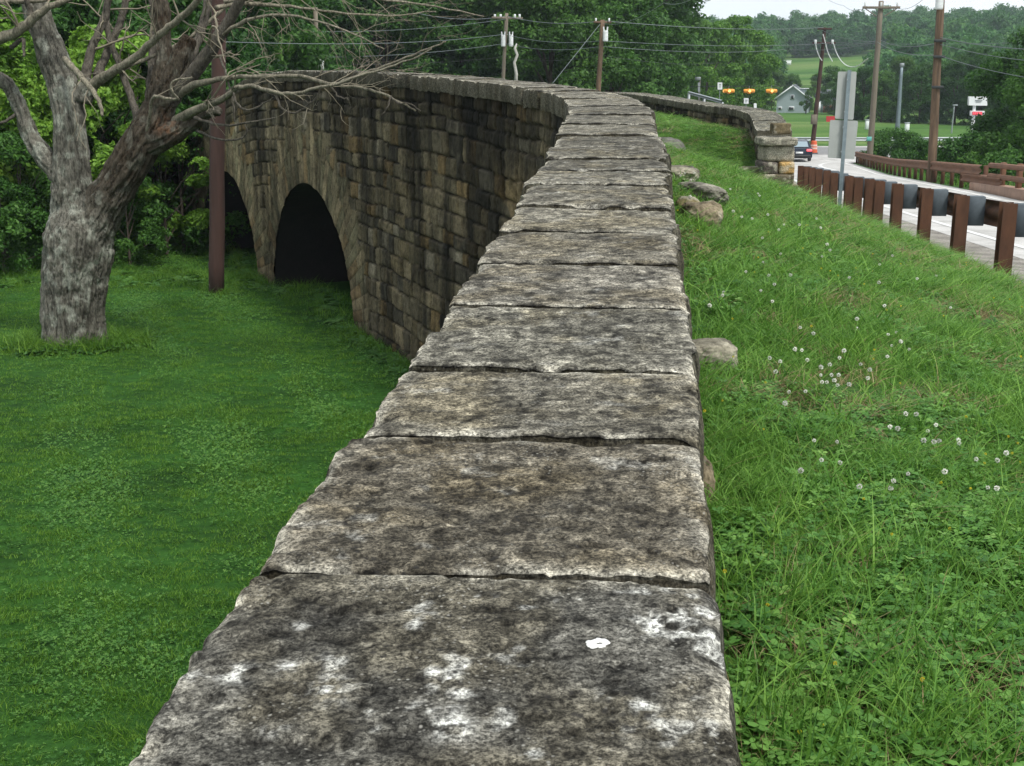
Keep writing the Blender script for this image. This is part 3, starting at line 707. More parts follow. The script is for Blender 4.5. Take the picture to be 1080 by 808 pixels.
ys_ = [13.5, 15.25, 17., 18.7, 20.1, 21.3, 22.8, 24.4, 26.3, 28, 29.6, 31.1, 32.6, 34]
tops = []
def ibeam(d=.16, w=.13, t=.012):
    return [(-w/2, -d/2), (w/2, -d/2), (w/2, -d/2+t), (t/2, -d/2+t), (t/2, d/2-t), (w/2, d/2-t), (w/2, d/2), (-w/2, d/2), (-w/2, d/2-t), (-t/2, d/2-t), (-t/2, -d/2+t), (-w/2, -d/2+t)]
def vprism(poly, z0, z1, c, rz, mb, lean=0.):
    n = len(poly); R = np.array([[cos(rz), -sin(rz)], [sin(rz), cos(rz)]]); P = np.array(poly)@R.T
    V = [(c[0]+a, c[1]+b, z0) for a, b in P]+[(c[0]+a+lean, c[1]+b, z1) for a, b in P]
    mb.add(V, [tuple(range(n))[::-1], tuple(range(n, 2*n))]+[(i, (i+1) % n, n+(i+1) % n, n+i) for i in range(n)])
PX = []
allp = [(7.2, -1), (5.5, 8.4), (5.45, 10.1), (5.42, 11.8)]
for (px, pyb, pyt), y in zip(post_px, ys_):
    a, t = at(px, pyb, y), at(px, pyt, y); PX.append((a[0], y, float(bank_z(a[0], y)), t[2]))
PX = [(5.25, 8.25, float(bank_z(5.25, 8.25)), PX[0][3]+.16), (5.3, 10.0, float(bank_z(5.3, 10.)), PX[0][3]+.1), (5.35, 11.75, float(bank_z(5.35, 11.75)), PX[0][3]+.05)]+PX
ang = -.12
for i, (x, y, z0, z1) in enumerate(PX):
    mb = MB(); big = .135
    vprism(ibeam(.18, .15), z0-.3, z1, (x, y), ang-pi/2*0, mb, lean=float(rng.uniform(-.012, .012)))
    # flange faces the bank: a plain closed face on the near side
    mb.build('post', MAT['rust'], gr)
    mb = MB(); mb.box((x+.19, y+.03, z1-.19), (.2, .15, .36), rz=ang, bev=.008); mb.build('blockout', MAT['block'], gr)
def wbeam(pts, mb, h=.31, side=1):
    prof = [(0, .5), (.02, .46), (.075, .36), (.075, .26), (.02, .12), (.0, 0), (.02, -.12), (.075, -.26), (.075, -.36), (.02, -.46), (0, -.5)]
    prof = [(a, b*h) for a, b in prof]; prof = prof+[(a-.006, b) for a, b in prof[::-1]]
    P = np.array(pts); T = np.gradient(P, axis=0); T /= np.linalg.norm(T[:, :2], axis=1)[:, None]; n = len(prof); V = []
    for p, t in zip(P, T):
        nx, ny = t[1]*side, -t[0]*side
        for a, b in prof: V.append((p[0]+nx*a, p[1]+ny*a, p[2]+b))
    m = len(P); mb.add(V, [(i*n+j, i*n+(j+1) % n, (i+1)*n+(j+1) % n, (i+1)*n+j) for i in range(m-1) for j in range(n)])
mb = MB(); wbeam([(x+.31, y+.04, z1-.2) for x, y, z0, z1 in PX], mb); mb.build('rail_beam', MAT['rust'], gr)
# the rail across the road
g2 = empty('guardrail', (0, 0, 0)); tag(g2, 'reddish brown guardrail across the road, joined to a tube rail on a stained kerb', 'guardrail')
P = []
for y in np.arange(33.4, 88, 1.9):
    x = RX(y); P.append((x, y, float(bank_z(x, y))))
for (x, y, z) in P:
    if y < 36.5: continue
    mb = MB(); mb.box((x+.12, y, z+.3), (.12, .13, .95), rz=-.15); mb.build('post', MAT['rust'], g2)
mb = MB(); wbeam([(x, y, z+.62) for x, y, z in P if y > 36], mb, side=-1, h=.34); mb.build('rail_beam', MAT['rust_pale'], g2)
mb = MB(); wbeam([(RX(y), y, float(bank_z(RX(y), y))+.36) for y in (34.2, 36, 38, 40.2)], mb, side=-1, h=.3); mb.build('rail_beam', MAT['rust_pale'], g2)
yy = np.arange(8, 36.6, 1.)
for hh in (.5, .8):
    mb = MB(); mb.tube([(RX(y), y, float(bank_z(RX(y), y))+hh) for y in yy], .075, 8); mb.build('tube_rail', MAT['rust_pale'], g2)
for y in np.arange(10.2, 36.6, 2.05):
    x = RX(y); mb = MB(); mb.box((x+.12, y, float(bank_z(x, y))+.52), (.12, .2, .75), rz=-.1, bev=.01); mb.build('rail_post', MAT['rust_pale'], g2)
V = []; yk = np.arange(8, 39, 1.)
for y in yk:
    x = RX(y); z = float(bank_z(x, y)); V += [(x-.2, y, z-.2), (x-.18, y, z+.26), (x+.28, y, z+.27), (x+.28, y, z-.2)]
q = [(i*4+j, i*4+(j+1) % 4, (i+1)*4+(j+1) % 4, (i+1)*4+j) for i in range(len(yk)-1) for j in range(4)]+[(0, 1, 2, 3), ((len(yk)-1)*4+3, (len(yk)-1)*4+2, (len(yk)-1)*4+1, (len(yk)-1)*4)]
mesh('kerb', V, np.array(q), MAT['concrete_red'], g2)
# galvanised rail behind the cross road, and one at the crest
g3 = empty('guardrail', (0, 0, 0)); tag(g3, 'pale galvanised guardrail behind the cross road at the bottom of the hill', 'guardrail')
yb = 112.5; xs = np.arange(18, 76, 2.)
mb = MB(); wbeam([(x, yb, float(base_z(x, yb))+.6) for x in xs], mb, side=1, h=.36); mb.build('rail_beam', MAT['galv'], g3)
for x in xs[::2]:
    mb = MB(); mb.box((x, yb+.1, float(base_z(x, yb))+.3), (.1, .12, .9)); mb.build('post', MAT['galv'], g3)
g4 = empty('guardrail', (0, 0, 0)); tag(g4, 'short pale guardrail seen over the crest of the far parapet', 'guardrail')
A, B = at(727, 98, 54), at(762, 107.5, 46); xs = np.linspace(0, 1, 9)
mb = MB(); wbeam([tuple(A+(B-A)*t) for t in xs], mb, side=1, h=.13); mb.build('rail_beam', MAT['galv'], g4)
for t in xs[::4]:
    q = A+(B-A)*t; mb = MB(); zb = float(bank_z(q[0], q[1])); mb.box((q[0], q[1]+.1, (q[2]+zb)/2), (.1, .12, q[2]-zb-.02)); mb.build('post', MAT['galv'], g4)

# ------------------------------------------------------------------ signs
MAT['signback'] = M_plain('sign_back', (.36, .38, .36), .55, .2, var=.08, scale=5)
MAT['white'] = M_plain('white_paint', (.75, .77, .77), .5, var=.05)
MAT['red'] = M_plain('red_paint', (.45, .03, .035), .5, var=.1)
MAT['post_steel'] = M_plain('sign_post_steel', (.2, .25, .27), .5, .5, var=.2, scale=12)
def tilted_tube(name, a, b, r0, r1, mat, parent, n=10, mid=3):
    t = np.linspace(0, 1, mid)[:, None]; mb = MB(); mb.tube(np.array(a)*(1-t)+np.array(b)*t, np.linspace(r0, r1, mid), n); return mb.build(name, mat, parent, smooth=True)
sg = empty('road_sign', (0, 0, 0)); tag(sg, 'two plain grey sign plates seen from behind on one thin steel post in the grass', 'road sign')
yS = 23.5; a = at(884.2, 224, yS); a[2] = float(bank_z(a[0], yS))-.2; b = at(895.6, 74, yS)
mb = MB(); dirv = b-a; Lp = np.linalg.norm(dirv)
vprism([(-.035, -.03), (.035, -.03), (.035, -.022), (.012, -.022), (.012, .02), (-.012, .02), (-.012, -.022), (-.035, -.022)], a[2], b[2], (a[0], yS), 0, mb, lean=b[0]-a[0]); mb.build('sign_post', MAT['post_steel'], sg)
def plate(pts, y, mat, parent, name, th=.012, rad=.03):
    """flat plate with rounded corners from four corner points (world), thickness along y"""
    P = np.array(pts); n = 5; out = []
    for i in range(4):
        p, a_, b_ = P[i], P[i-1], P[(i+1) % 4]
        u = (a_-p)/np.linalg.norm(a_-p)*rad; v = (b_-p)/np.linalg.norm(b_-p)*rad
        for k in range(n):
            t = k/(n-1); out.append(p+u*(1-t)**2+v*t**2)
    m = len(out); V = [tuple(q+[0, -th/2, 0]) for q in out]+[tuple(q+[0, th/2, 0]) for q in out]
    Fc = [tuple(range(m)), tuple(range(m, 2*m))[::-1]]+[(i+m, (i+1) % m+m, (i+1) % m, i) for i in range(m)]
    return mesh(name, V, np.array(Fc, dtype=object), mat, parent)
yp = yS+.05
plate([at(880.5, 125, yp), at(900, 126.5, yp), at(903.5, 75.5, yp), at(884, 75.5, yp)], yp, MAT['signback'], sg, 'sign_plate')
plate([at(873, 166.5, yp), at(901, 168, yp), at(905, 127.5, yp), at(875.5, 126.5, yp)], yp, MAT['signback'], sg, 'sign_plate')
for (px, py) in ((893.5, 84), (890.5, 118), (889, 134), (887, 160)):
    q = at(px, py, yS-.03); mb = MB(); mb.tube([q-[0, .012, 0], q+[0, .01, 0]], .014, 8); mb.build('bolt', MAT['galv'], sg)
# distant small signs
def small_sign(px0, py0, px1, py1, y, ground_py, label, mat=None, cat='road sign', name='road_sign', glyph=None, leg=.03):
    e = empty(name, (0, 0, 0)); tag(e, label, cat)
    c = [at(px0, py1, y), at(px1, py1, y), at(px1, py0, y), at(px0, py0, y)]
    plate(c, y, mat or MAT['white'], e, 'sign_plate', .04, .04)
    xm = (c[0][0]+c[1][0])/2; zg = at(px0, ground_py, y)[2] if ground_py else float(base_z(xm, y))
    mb = MB(); mb.tube([(xm, y+.05, zg), (xm, y+.05, c[2][2]-.1)], leg, 6); mb.build('sign_post', MAT['galv'], e)
    if glyph: glyph(e, c, y)
    return e
MAT['ink'] = M_plain('grey_ink', (.18, .2, .22), .6)
def g_lines(rows):
    def g(e, c, y):
        x0, x1, z0, z1 = c[0][0], c[1][0], c[0][2], c[2][2]; mb = MB()
        for (u0, v0, u1, v1) in rows: mb.box((x0+(x1-x0)*(u0+u1)/2, y-.035, z0+(z1-z0)*(v0+v1)/2), ((x1-x0)*(u1-u0), .02, (z1-z0)*(v1-v0)))
        mb.build('lettering', MAT['ink'], e)
    return g
small_sign(756.8, 87, 761.8, 94.5, 98, None, 'small upright white sign left of the flashing lights', glyph=g_lines([(.3, .7, .7, .78), (.45, .3, .55, .7)]))
small_sign(784.5, 103.5, 789.5, 109.5, 96, None, 'square white sign under the middle flashing light', glyph=g_lines([(.25, .6, .75, .7), (.25, .3, .6, .4)]))
small_sign(795, 109, 798, 114, 97, None, 'narrow white marker just above the far parapet')
small_sign(871.5, 122.5, 880.5, 128.5, 113.5, None, 'red sign partly hidden behind the grey sign plates', MAT['red'])
small_sign(736, 87, 738.5, 97, 110, None, 'slim grey marker post at the top of the pale guardrail', MAT['galv'])
# pole sign with the red reader board
ps = empty('pylon_sign', (0, 0, 0)); tag(ps, 'white pylon sign with a red lit reader board beside the right tree', 'sign')
yP = 105
c = [at(1021.2, 111.2, yP), at(1040.5, 111.5, yP), at(1040, 102, yP), at(1021.5, 101.8, yP)]; plate(c, yP, MAT['white'], ps, 'sign_cabinet', .35, .08)
g_lines([(.3, .55, .7, .62), (.35, .38, .65, .44)])(ps, c, yP-.17)
c = [at(1023.3, 122, yP), at(1038, 122.2, yP), at(1037.8, 117, yP), at(1023.4, 116.8, yP)]; plate(c, yP, MAT['white'], ps, 'reader_board', .3, .03)
m_led, nt, b_, _o = new_mat('led_red'); b_.inputs['Base Color'].default_value = (.25, .01, .03, 1); b_.inputs['Emission Color'].default_value = (.8, .03, .08, 1); b_.inputs['Emission Strength'].default_value = .35
c2 = [at(1025.5, 121.2, yP-.2), at(1036, 121.3, yP-.2), at(1036, 117.9, yP-.2), at(1025.5, 117.8, yP-.2)]; plate(c2, yP, m_led, ps, 'led_panel', .03, .02)
x0, x1 = c2[0][0], c2[1][0]; z0, z1 = c2[0][2], c2[2][2]; mb = MB()
for u in (.12, .3, .48, .66, .84): mb.box((x0+(x1-x0)*u, yP-.225, (z0+z1)/2), (.07, .02, (z1-z0)*.6)); mb.box((x0+(x1-x0)*(u+.04), yP-.225, (z0+z1)/2+(.06 if int(u*50) % 2 else -.06)), (.06, .02, .05))
m_l2, nt, b_, _o = new_mat('led_bright'); b_.inputs['Base Color'].default_value = (.6, .1, .1, 1); b_.inputs['Emission Color'].default_value = (1, .12, .15, 1); b_.inputs['Emission Strength'].default_value = .9
mb.build('led_figures', m_l2, ps)
xm = (at(1029.5, 100, yP)[0]+at(1029, 100, yP)[0])/2
tilted_tube('pole', (xm, yP+.1, float(base_z(xm, yP))), (xm, yP+.1, at(1030, 103, yP)[2]), .13, .13, MAT['white'], ps)
# ------------------------------------------------------------------ flashing lights over the junction
MAT['yellow'] = M_plain('signal_yellow', (.78, .30, .02), .45, var=.12, scale=9)
m_am, nt, b_, _o = new_mat('amber_lens'); b_.inputs['Base Color'].default_value = (.8, .45, .08, 1); b_.inputs['Emission Color'].default_value = (1, .62, .2, 1); b_.inputs['Emission Strength'].default_value = 1.1
MAT['black'] = M_plain('black_paint', (.015, .015, .016), .5)
MAT['wire'] = M_plain('wire_grey', (.16, .19, .19), .6, .3)
MAT['wire_dark'] = M_plain('wire_dark', (.03, .035, .035), .7)
yL = 106
def signal(px, label, blk=False):
    c = at(px, 96, yL); e = empty('flashing_light', c); tag(e, label, 'traffic light', 'flashing lights hung over the junction')
    mb = MB(); mb.box((0, 0, 0), (.34, .34, .36), bev=.07); mb.build('signal_head', MAT['yellow'], e)
    for s in (-1, 1):
        mb = MB(); mb.tube([(s*.1, 0, 0), (s*.32, 0, 0), (s*.46, 0, -.01)], [.16, .17, .13], 14, cap=False)
        mb.v = [(x*1., y, z+(.0)) for x, y, z in mb.v]; mb.build('visor', MAT['yellow'] if not (blk and s < 0) else MAT['yellow'], e, smooth=True)
        mb = MB(); mb.tube([(s*.3, 0, 0), (s*.47, 0, 0)], [.10, .115], 14); mb.build('lens', MAT['black'] if (s < 0 and blk) else m_am, e)
    mb = MB(); mb.tube([(.03, -.15, 0), (.03, -.22, 0)], [.12, .11], 14); mb.build('lens', m_am, e)
    mb = MB(); mb.box((0, 0, -.205), (.26, .26, .05), bev=.02); mb.build('base_cap', MAT['yellow'], e)
    mb = MB(); mb.tube([(0, 0, .17), (0, 0, .42)], .025, 6); mb.build('hanger', MAT['galv'], e); return e
signal(768.6, 'amber flashing light, nearest to the small upright white sign')
signal(790, 'amber flashing light above the square white sign', True)
signal(813.5, 'amber flashing light nearest to the house', True)
def wire(pts, r=.012, mat=None, label=None, sag=0., n=24, name='overhead_wire', group='overhead wires between the utility poles'):
    P = []
    for a, b in zip(pts[:-1], pts[1:]):
        for t in np.linspace(0, 1, n, endpoint=False):
            q = np.array(a)*(1-t)+np.array(b)*t; q[2] -= 4*sag*t*(1-t); P.append(q)
    P.append(np.array(pts[-1])); mb = MB(); mb.tube(P, r, 5); o = mb.build(name, mat or MAT['wire'], None, smooth=True)
    tag(o, label, 'wire', group); return o
a, b = at(610, 92, 106), at(868, 90.5, 106); wire([a, b], .02, MAT['wire_dark'], 'thin span wire carrying the three flashing lights', sag=.0)

# ------------------------------------------------------------------ utility poles
def wood(name, c, var=.35, sc=3): return M_plain(name, c, .9, var=var, scale=sc, stretch=(3, 3, .25), bmp=.35)
MAT['wood_red'] = wood('creosote_red_wood', (.052, .026, .02)); MAT['wood_brown'] = wood('old_brown_pole_wood', (.12, .078, .048), .85)
MAT['wood_grey'] = wood('grey_pole_wood', (.17, .145, .11)); MAT['ceramic'] = M_plain('ceramic', (.7, .72, .72), .4)
def pole(px0, py0, px1, py1, y, r0, r1, mat, label, bury=.3, gz=None, name='utility_pole', group='utility poles'):
    """from the top (px0, py0) down to the foot (px1, py1)"""
    t = at(px0, py0, y); f = at(px1, py1, y)
    z = gz if gz is not None else f[2]
    e = empty(name, (f[0], y, z)); tag(e, label, 'utility pole', group)
    k = (z-bury-f[2])/(t[2]-f[2]) if t[2] != f[2] else 0; fb = f+(t-f)*k
    rel = np.array([f[0], y, z]); mb = MB(); tt_ = np.linspace(0, 1, 9)[:, None]
    P = (fb-rel)*(1-tt_)+(t-rel)*tt_; P[1:-1, :2] += rng.uniform(-.012, .012, (7, 2)); mb.tube(P, np.linspace(r0, r1, 9), 14, jit=.03); mb.build('pole', mat, e, smooth=True)
    return e, rel
def pbox(e, rel, px, py, y, d, mat, name, rz=0., bev=.01, yo=0.):
    q = at(px, py, y)-rel; q[1] += yo; mb = MB(); mb.box(q, d, rz=rz, bev=bev); return mb.build(name, mat, e)
def transformer(e, rel, px, py, y, r=.2, h=.75):
    q = at(px, py, y)-rel; mb = MB(); mb.tube([q-[0, 0, h/2], q-[0, 0, h/2-.04], q+[0, 0, h/2-.05], q+[0, 0, h/2]], [r*.9, r, r, r*.85], 16); o = mb.build('transformer', MAT['ceramic'], e, smooth=False)
    mb = MB(); mb.tube([q+[-.08, 0, h/2], q+[-.1, 0, h/2+.18]], .035, 8); mb.tube([q+[.08, 0, h/2], q+[.1, 0, h/2+.18]], .035, 8); mb.build('bushing', MAT['ceramic'], o); return o
e1, r1_ = pole(231.3, -60, 228.3, 309, 25.2, .16, .135, MAT['wood_red'], 'reddish wooden pole standing on the lawn in front of the smaller arch')
mb = MB(); q = at(228.3, 300, 25.2)-r1_; mb.tube([q+[0, 0, -.3], q+[0, 0, .45]], [.141, .139], 14, jit=.02); mb.build('tarred_foot', M_plain('tar', (.02, .016, .014), .8), e1, smooth=True)
e2, r2_ = pole(534.5, 14, 530, 92, 74, .13, .1, MAT['wood_grey'], 'thin grey pole with two white transformers behind the wall crest', gz=-.9)
transformer(e2, r2_, 530.8, 43, 73.8, .13, .65); transformer(e2, r2_, 539, 43, 73.8, .13, .65)
pbox(e2, r2_, 535, 19, 74, (2.0, .12, .12), MAT['wood_grey'], 'crossarm', rz=.5)
for dx in (-13, -7, 8, 13): pbox(e2, r2_, 535+dx, 17, 74, (.12, .12, .2), MAT['ceramic'], 'insulator')
e3, r3_ = pole(635.5, 21, 631, 99, 62, .15, .11, MAT['wood_brown'], 'brown pole with one small transformer rising beyond the crest of the wall', gz=-.4)
transformer(e3, r3_, 638.5, 38, 61.9, .13, .5); pbox(e3, r3_, 635.5, 23.5, 62, (.9, .1, .1), MAT['wood_brown'], 'crossarm', rz=.3)
for dx in (-7, 7): pbox(e3, r3_, 635.5+dx, 21, 62, (.08, .08, .16), MAT['ceramic'], 'insulator')
e4, r4_ = pole(870, 29, 857.5, 149, 100, .2, .13, MAT['wood_red'], 'reddish brown pole with two crossarms and an orange sleeve at the junction', gz=float(base_z(24.6, 100)))
pbox(e4, r4_, 869.8, 30.5, 99.8, (1.1, .14, .14), MAT['wood_red'], 'crossarm'); pbox(e4, r4_, 869, 45.5, 99.8, (1.8, .14, .16), MAT['wood_red'], 'crossarm')
for dx in (-9, 9): pbox(e4, r4_, 869+dx, 44, 99.7, (.16, .16, .3), MAT['ceramic'], 'insulator')
pbox(e4, r4_, 858.5, 126, 99.7, (.45, .25, .75), MAT['wood_grey'], 'meter_box')
e5, r5_ = pole(929.5, 1, 917, 166, 76, .19, .15, MAT['wood_grey'], 'tall grey wooden pole with one high crossarm behind the far guardrail', gz=-1.4)
pbox(e5, r5_, 929.5, 8, 75.8, (2.2, .13, .14), MAT['wood_grey'], 'crossarm')
for dx in (-17, 0, 17): pbox(e5, r5_, 929.5+dx, 4.5, 75.8, (.1, .1, .22), MAT['ceramic'], 'insulator')
mb = MB(); mb.tube([at(924, 17, 75.8)-r5_, at(912.5, 9, 75.8)-r5_], .03, 5); mb.tube([at(933, 17, 75.8)-r5_, at(946, 9, 75.8)-r5_], .03, 5); mb.build('brace', MAT['wood_grey'], e5)
pbox(e5, r5_, 916.7, 146.5, 75.7, (.28, .1, .25), M_plain('teal_tag', (.12, .42, .38), .6), 'reflector')
e6, r6_ = pole(951.3, 67.5, 946, 141, 90, .21, .1, MAT['post_steel'], 'tapered galvanised steel pole without arms between the wooden poles', gz=-1.4, name='steel_pole')
pbox(e6, r6_, 951.3, 68.5, 90, (.26, .26, .25), MAT['galv'], 'pole_cap')
e7, r7_ = pole(993.3, -25, 983, 172, 47, .17, .135, MAT['wood_brown'], 'streaked brown wooden pole with a transformer, nearest on the right', gz=EYE-4.9)
q = at(991, 4, 46.9)-r7_; transformer(e7, r7_, 991.3, -3, 46.75, .14, .85)
for py in (43, 60, 92): pbox(e7, r7_, 990.5+(.05*(60-py)), py, 46.85, (.42, .12, .1), MAT['wire_dark'], 'bracket')
e8, r8_ = pole(332.5, 8, 335, 78, 60, .11, .1, MAT['wood_grey'], 'dark slim pole behind the bridge with a pale box near its foot', gz=-.3)
pbox(e8, r8_, 338.5, 67.5, 59.8, (.26, .15, .5), MAT['ceramic'], 'meter_box')
e9, r9_ = pole(311.5, 36, 311.5, 80, 60, .1, .09, MAT['galv'], 'short grey metal pole left of the slim dark pole behind the bridge', gz=-.3, name='steel_pole')
e10, r10_ = pole(1006.5, 111, 1003, 147, 140, .08, .06, MAT['galv'], 'thin street lamp standing alone in the far field', gz=float(base_z(50, 140)), name='street_lamp', group='street lamps'); e10['category'] = 'street lamp'
pbox(e10, r10_, 1007.5, 111, 140, (.5, .25, .15), MAT['galv'], 'lamp_head')
e11, r11_ = pole(738.5, 81, 737.5, 97, 118, .08, .06, MAT['wood_grey'], 'tiny grey lamp with a white head left of the flashing lights', gz=-1.4, name='street_lamp', group='street lamps'); e11['category'] = 'street lamp'
pbox(e11, r11_, 736, 83, 118, (.5, .2, .3), MAT['galv'], 'lamp_head')
# crooked bare stick behind the wall
mb = MB(); yk = 66; mb.tube([at(543.5, 92, yk), at(544.5, 78, yk), at(542.5, 66, yk), at(545.5, 58, yk), at(543, 51, yk), at(545, 46, yk)], [.09, .08, .08, .07, .07, .03], 8, jit=.15)
o = mb.build('dead_snag', M_plain('bleached_wood', (.45, .44, .40), .8), None, smooth=True); tag(o, 'crooked bleached stick of a tree beside the pole with two transformers', 'dead tree')
# traffic barrel round the foot of the junction pole
x_, y_q = r4_[0], r4_[1]-.55; zq = float(base_z(x_, y_q))+.05
def barrel(x, y, z, label):
    e = empty('traffic_barrel', (x, y, z)); tag(e, label, 'traffic barrel')
    org = M_plain('barrel_orange', (.62, .10, .03), .5, var=.15)
    mb = MB(); mb.tube([(0, 0, 0), (0, 0, .08)], [.36, .33], 18); mb.build('rubber_base', MAT['black'], e)
    zs = [.08, .3, .31, .52, .53, .74, .75, .95, 1.0]; rs = [.30, .29, .28, .27, .26, .25, .24, .22, .18]
    mb = MB(); mb.tube([(0, 0, a) for a in zs], rs, 18); mb.build('drum', org, e, smooth=False)
    for a, r in ((.42, .283), (.64, .262)):
        mb = MB(); mb.tube([(0, 0, a-.07), (0, 0, a+.07)], [r+.006, r], 18); mb.build('reflective_band', M_plain('band', (.72, .5, .42), .4), e)
    return e
barrel(x_-.05, y_q, zq, 'orange traffic barrel at the foot of the junction pole')

# wires
W = lambda *p: [at(*q) for q in p]
wl = [([(440, 14, 74), (535, 17, 74), (635.5, 22, 62), (869, 29, 100)], .018, 'upper wire running from the transformer pole past the brown pole to the junction pole'),
      ([(-40, 22, 66), (300, 33, 60), (535, 20, 74)], .012, 'upper wire crossing above the bridge on the left'),
      ([(-40, 60, 40), (231, 44, 40), (533, 36, 74), (634, 43, 62), (880, 45, 100), (1180, 40, 90)], .014, 'middle wire passing behind the crest of the wall'),
      ([(300, 60, 66), (533, 46, 74), (634, 49, 62), (830, 52, 101), (929, 44, 76)], .014, 'lower middle wire passing just under the small transformer'),
      ([(300, 66, 70), (533, 60, 74), (634, 58, 62), (760, 66, 95)], .01, 'lowest thin wire in front of the dark woods'),
      ([(865, 31, 100), (925, 44, 76), (989, 58, 47), (1180, 90, 40)], .013, 'wire dropping from the grey wooden pole to the lower right'),
      ([(989, 39, 47), (1180, 49, 40)], .014, 'wire leaving the streaked brown pole towards the right, upper one'),
      ([(865, 45, 100), (928, 42, 76), (990, 45, 47)], .013, 'wire linking the grey wooden pole and the streaked brown pole'),
      ([(945, 8, 76), (975, -2, 60), (1010, -20, 50)], .012, 'wire rising from the high crossarm to the upper right'),
      ([(913, 8, 76), (890, 6, 90), (860, -12, 110)], .012, 'wire rising from the high crossarm to the upper left'),
      ([(989, 46, 47), (1180, 66, 40)], .012, 'wire leaving the streaked brown pole towards the right, lower one'),
      ([(636, 25, 62), (700, 3, 40), (760, -25, 30)], .008, 'faint wire rising steeply from the brown pole to the upper right')]
for pts, r, lab in wl: wire(W(*pts), r*1.0, None if 'lowest' not in lab else MAT['wire_dark'], lab, sag=.25)
wire(W((634, 24, 62), (582, 89, 60)), .016, None, 'guy wire slanting down to the left from the brown pole', sag=0, name='guy_wire')
wh = M_plain('white_cable', (.6, .63, .62), .5)
for pts, lab in (([(860, 44, 99.6), (861, 52, 99.6), (864, 60, 99.6), (867, 64, 99.6)], 'white cable hanging from the left end of the lower crossarm'),
                 ([(868, 36, 99.6), (870.5, 45, 99.6), (873, 56, 99.6), (878, 65, 99.6)], 'white cable hanging down the middle of the junction pole'),
                 ([(879, 46, 99.6), (882, 56, 99.6), (888, 66, 99.2), (896, 71, 99), (905, 70, 98), (915, 62, 90)], 'white cable looping off to the right from the junction pole')):
    wire([tuple(p) for p in smooth_path([at(*q) for q in pts])], .035, wh, lab, n=1, name='hanging_cable', group='white cables on the junction pole')

# ------------------------------------------------------------------ house on the rise
H0 = at(835, 117, 229); hz = float(base_z(H0[0], 229))
MAT['siding'] = (lambda: None)()
def siding():
    m, nt, b, _ = new_mat('blue_grey_siding'); t = N(nt, 'ShaderNodeTexCoord'); wv = N(nt, 'ShaderNodeTexWave', wave_type='BANDS', bands_direction='Z', Scale=1.6)
    nt.links.new(t.outputs['Object'], wv.inputs['Vector']); nt.links.new(ramp(nt, wv.outputs['Fac'], [(0, (.27, .33, .35)), (.3, (.36, .42, .44)), (1, (.38, .45, .47))]), b.inputs['Base Color']); b.inputs['Roughness'].default_value = .8; return m
MAT['siding'] = siding(); MAT['shingle'] = M_plain('grey_shingles', (.13, .15, .16), .9, var=.25, scale=3)
MAT['trim'] = M_plain('house_trim', (.72, .75, .75), .6, var=.05); MAT['pane'] = M_plain('dark_pane', (.03, .035, .04), .15)
hs = empty('house', (H0[0], 229, hz), rz=-.3); tag(hs, 'blue grey gabled house with white trim on the mown rise', 'house')
pw = 2.75; rd = at(835, 90.5, 229)[2]-hz; ev = rd-2.1; dl = 7
mb = MB(); mb.prism([(-pw, -1), (pw, -1), (pw, ev), (0, rd), (-pw, ev)], 0, dl); mb.build('wall', MAT['siding'], hs)
for s in (-1, 1):
    mb = MB(); k = (rd-ev)/pw; o_ = .45
    mb.prism([(0, rd+.03), (s*(pw+o_), ev-k*o_+.03), (s*(pw+o_), ev-k*o_+.2), (0, rd+.22)], -.35, dl+.35); mb.build('roof', MAT['shingle'], hs)
    mb = MB(); mb.prism([(0, rd-.12), (s*(pw+o_), ev-k*o_-.12), (s*(pw+o_), ev-k*o_+.16), (0, rd+.18)], -.45, -.355); mb.build('barge_board', MAT['trim'], hs)
def hwin(x, z, w_, h_, y=-.03, ax=0):
    mb = MB(); mb.box((x, y, z), (w_+.2, .08, h_+.2)); o = mb.build('window', MAT['trim'], hs); mb = MB(); mb.box((x, y-.05, z), (w_, .04, h_)); mb.build('pane', MAT['pane'], o)
hwin(0, ev+.1, .45, .65); hwin(-.1, ev-1.9, .8, .5); hwin(-2.1, ev-1.9, .45, .4)
mb = MB(); mb.prism([(-.9, rd-1.8), (.9, rd-1.8), (.9, rd-.5), (-.9, rd-.5)], 0, 1); b = MB()
# dormer on the right slope
b = MB(); b.box((pw*.5, dl*.45, ev+1.0), (1.6, 2.0, 1.1)); b.build('dormer', MAT['siding'], hs)
b = MB(); b.box((pw*.55, dl*.45, ev+1.6), (2.1, 2.4, .12)); b.build('dormer_roof', MAT['trim'], hs)
# lower wing with a reddish base and porch
b = MB(); b.box((pw+3.3, 5.5, 1.3), (4.4, 4, 3.)); b.build('wing', MAT['siding'], hs)
b = MB(); b.prism([(pw+.8, 2.7), (pw+5.9, 2.7), (pw+5.4, 4.1), (pw+1.3, 4.1)], 3.2, 7.8); b.build('wing_roof', MAT['shingle'], hs)
b = MB(); b.box((pw+3.8, 3.2, .5), (2.4, .5, 1.6)); b.build('porch_base', M_plain('red_brick', (.22, .09, .06), .9), hs)
b = MB(); b.box((pw+1.6, 3.35, 1.0), (1., .3, 2.)); b.build('door', MAT['trim'], hs)
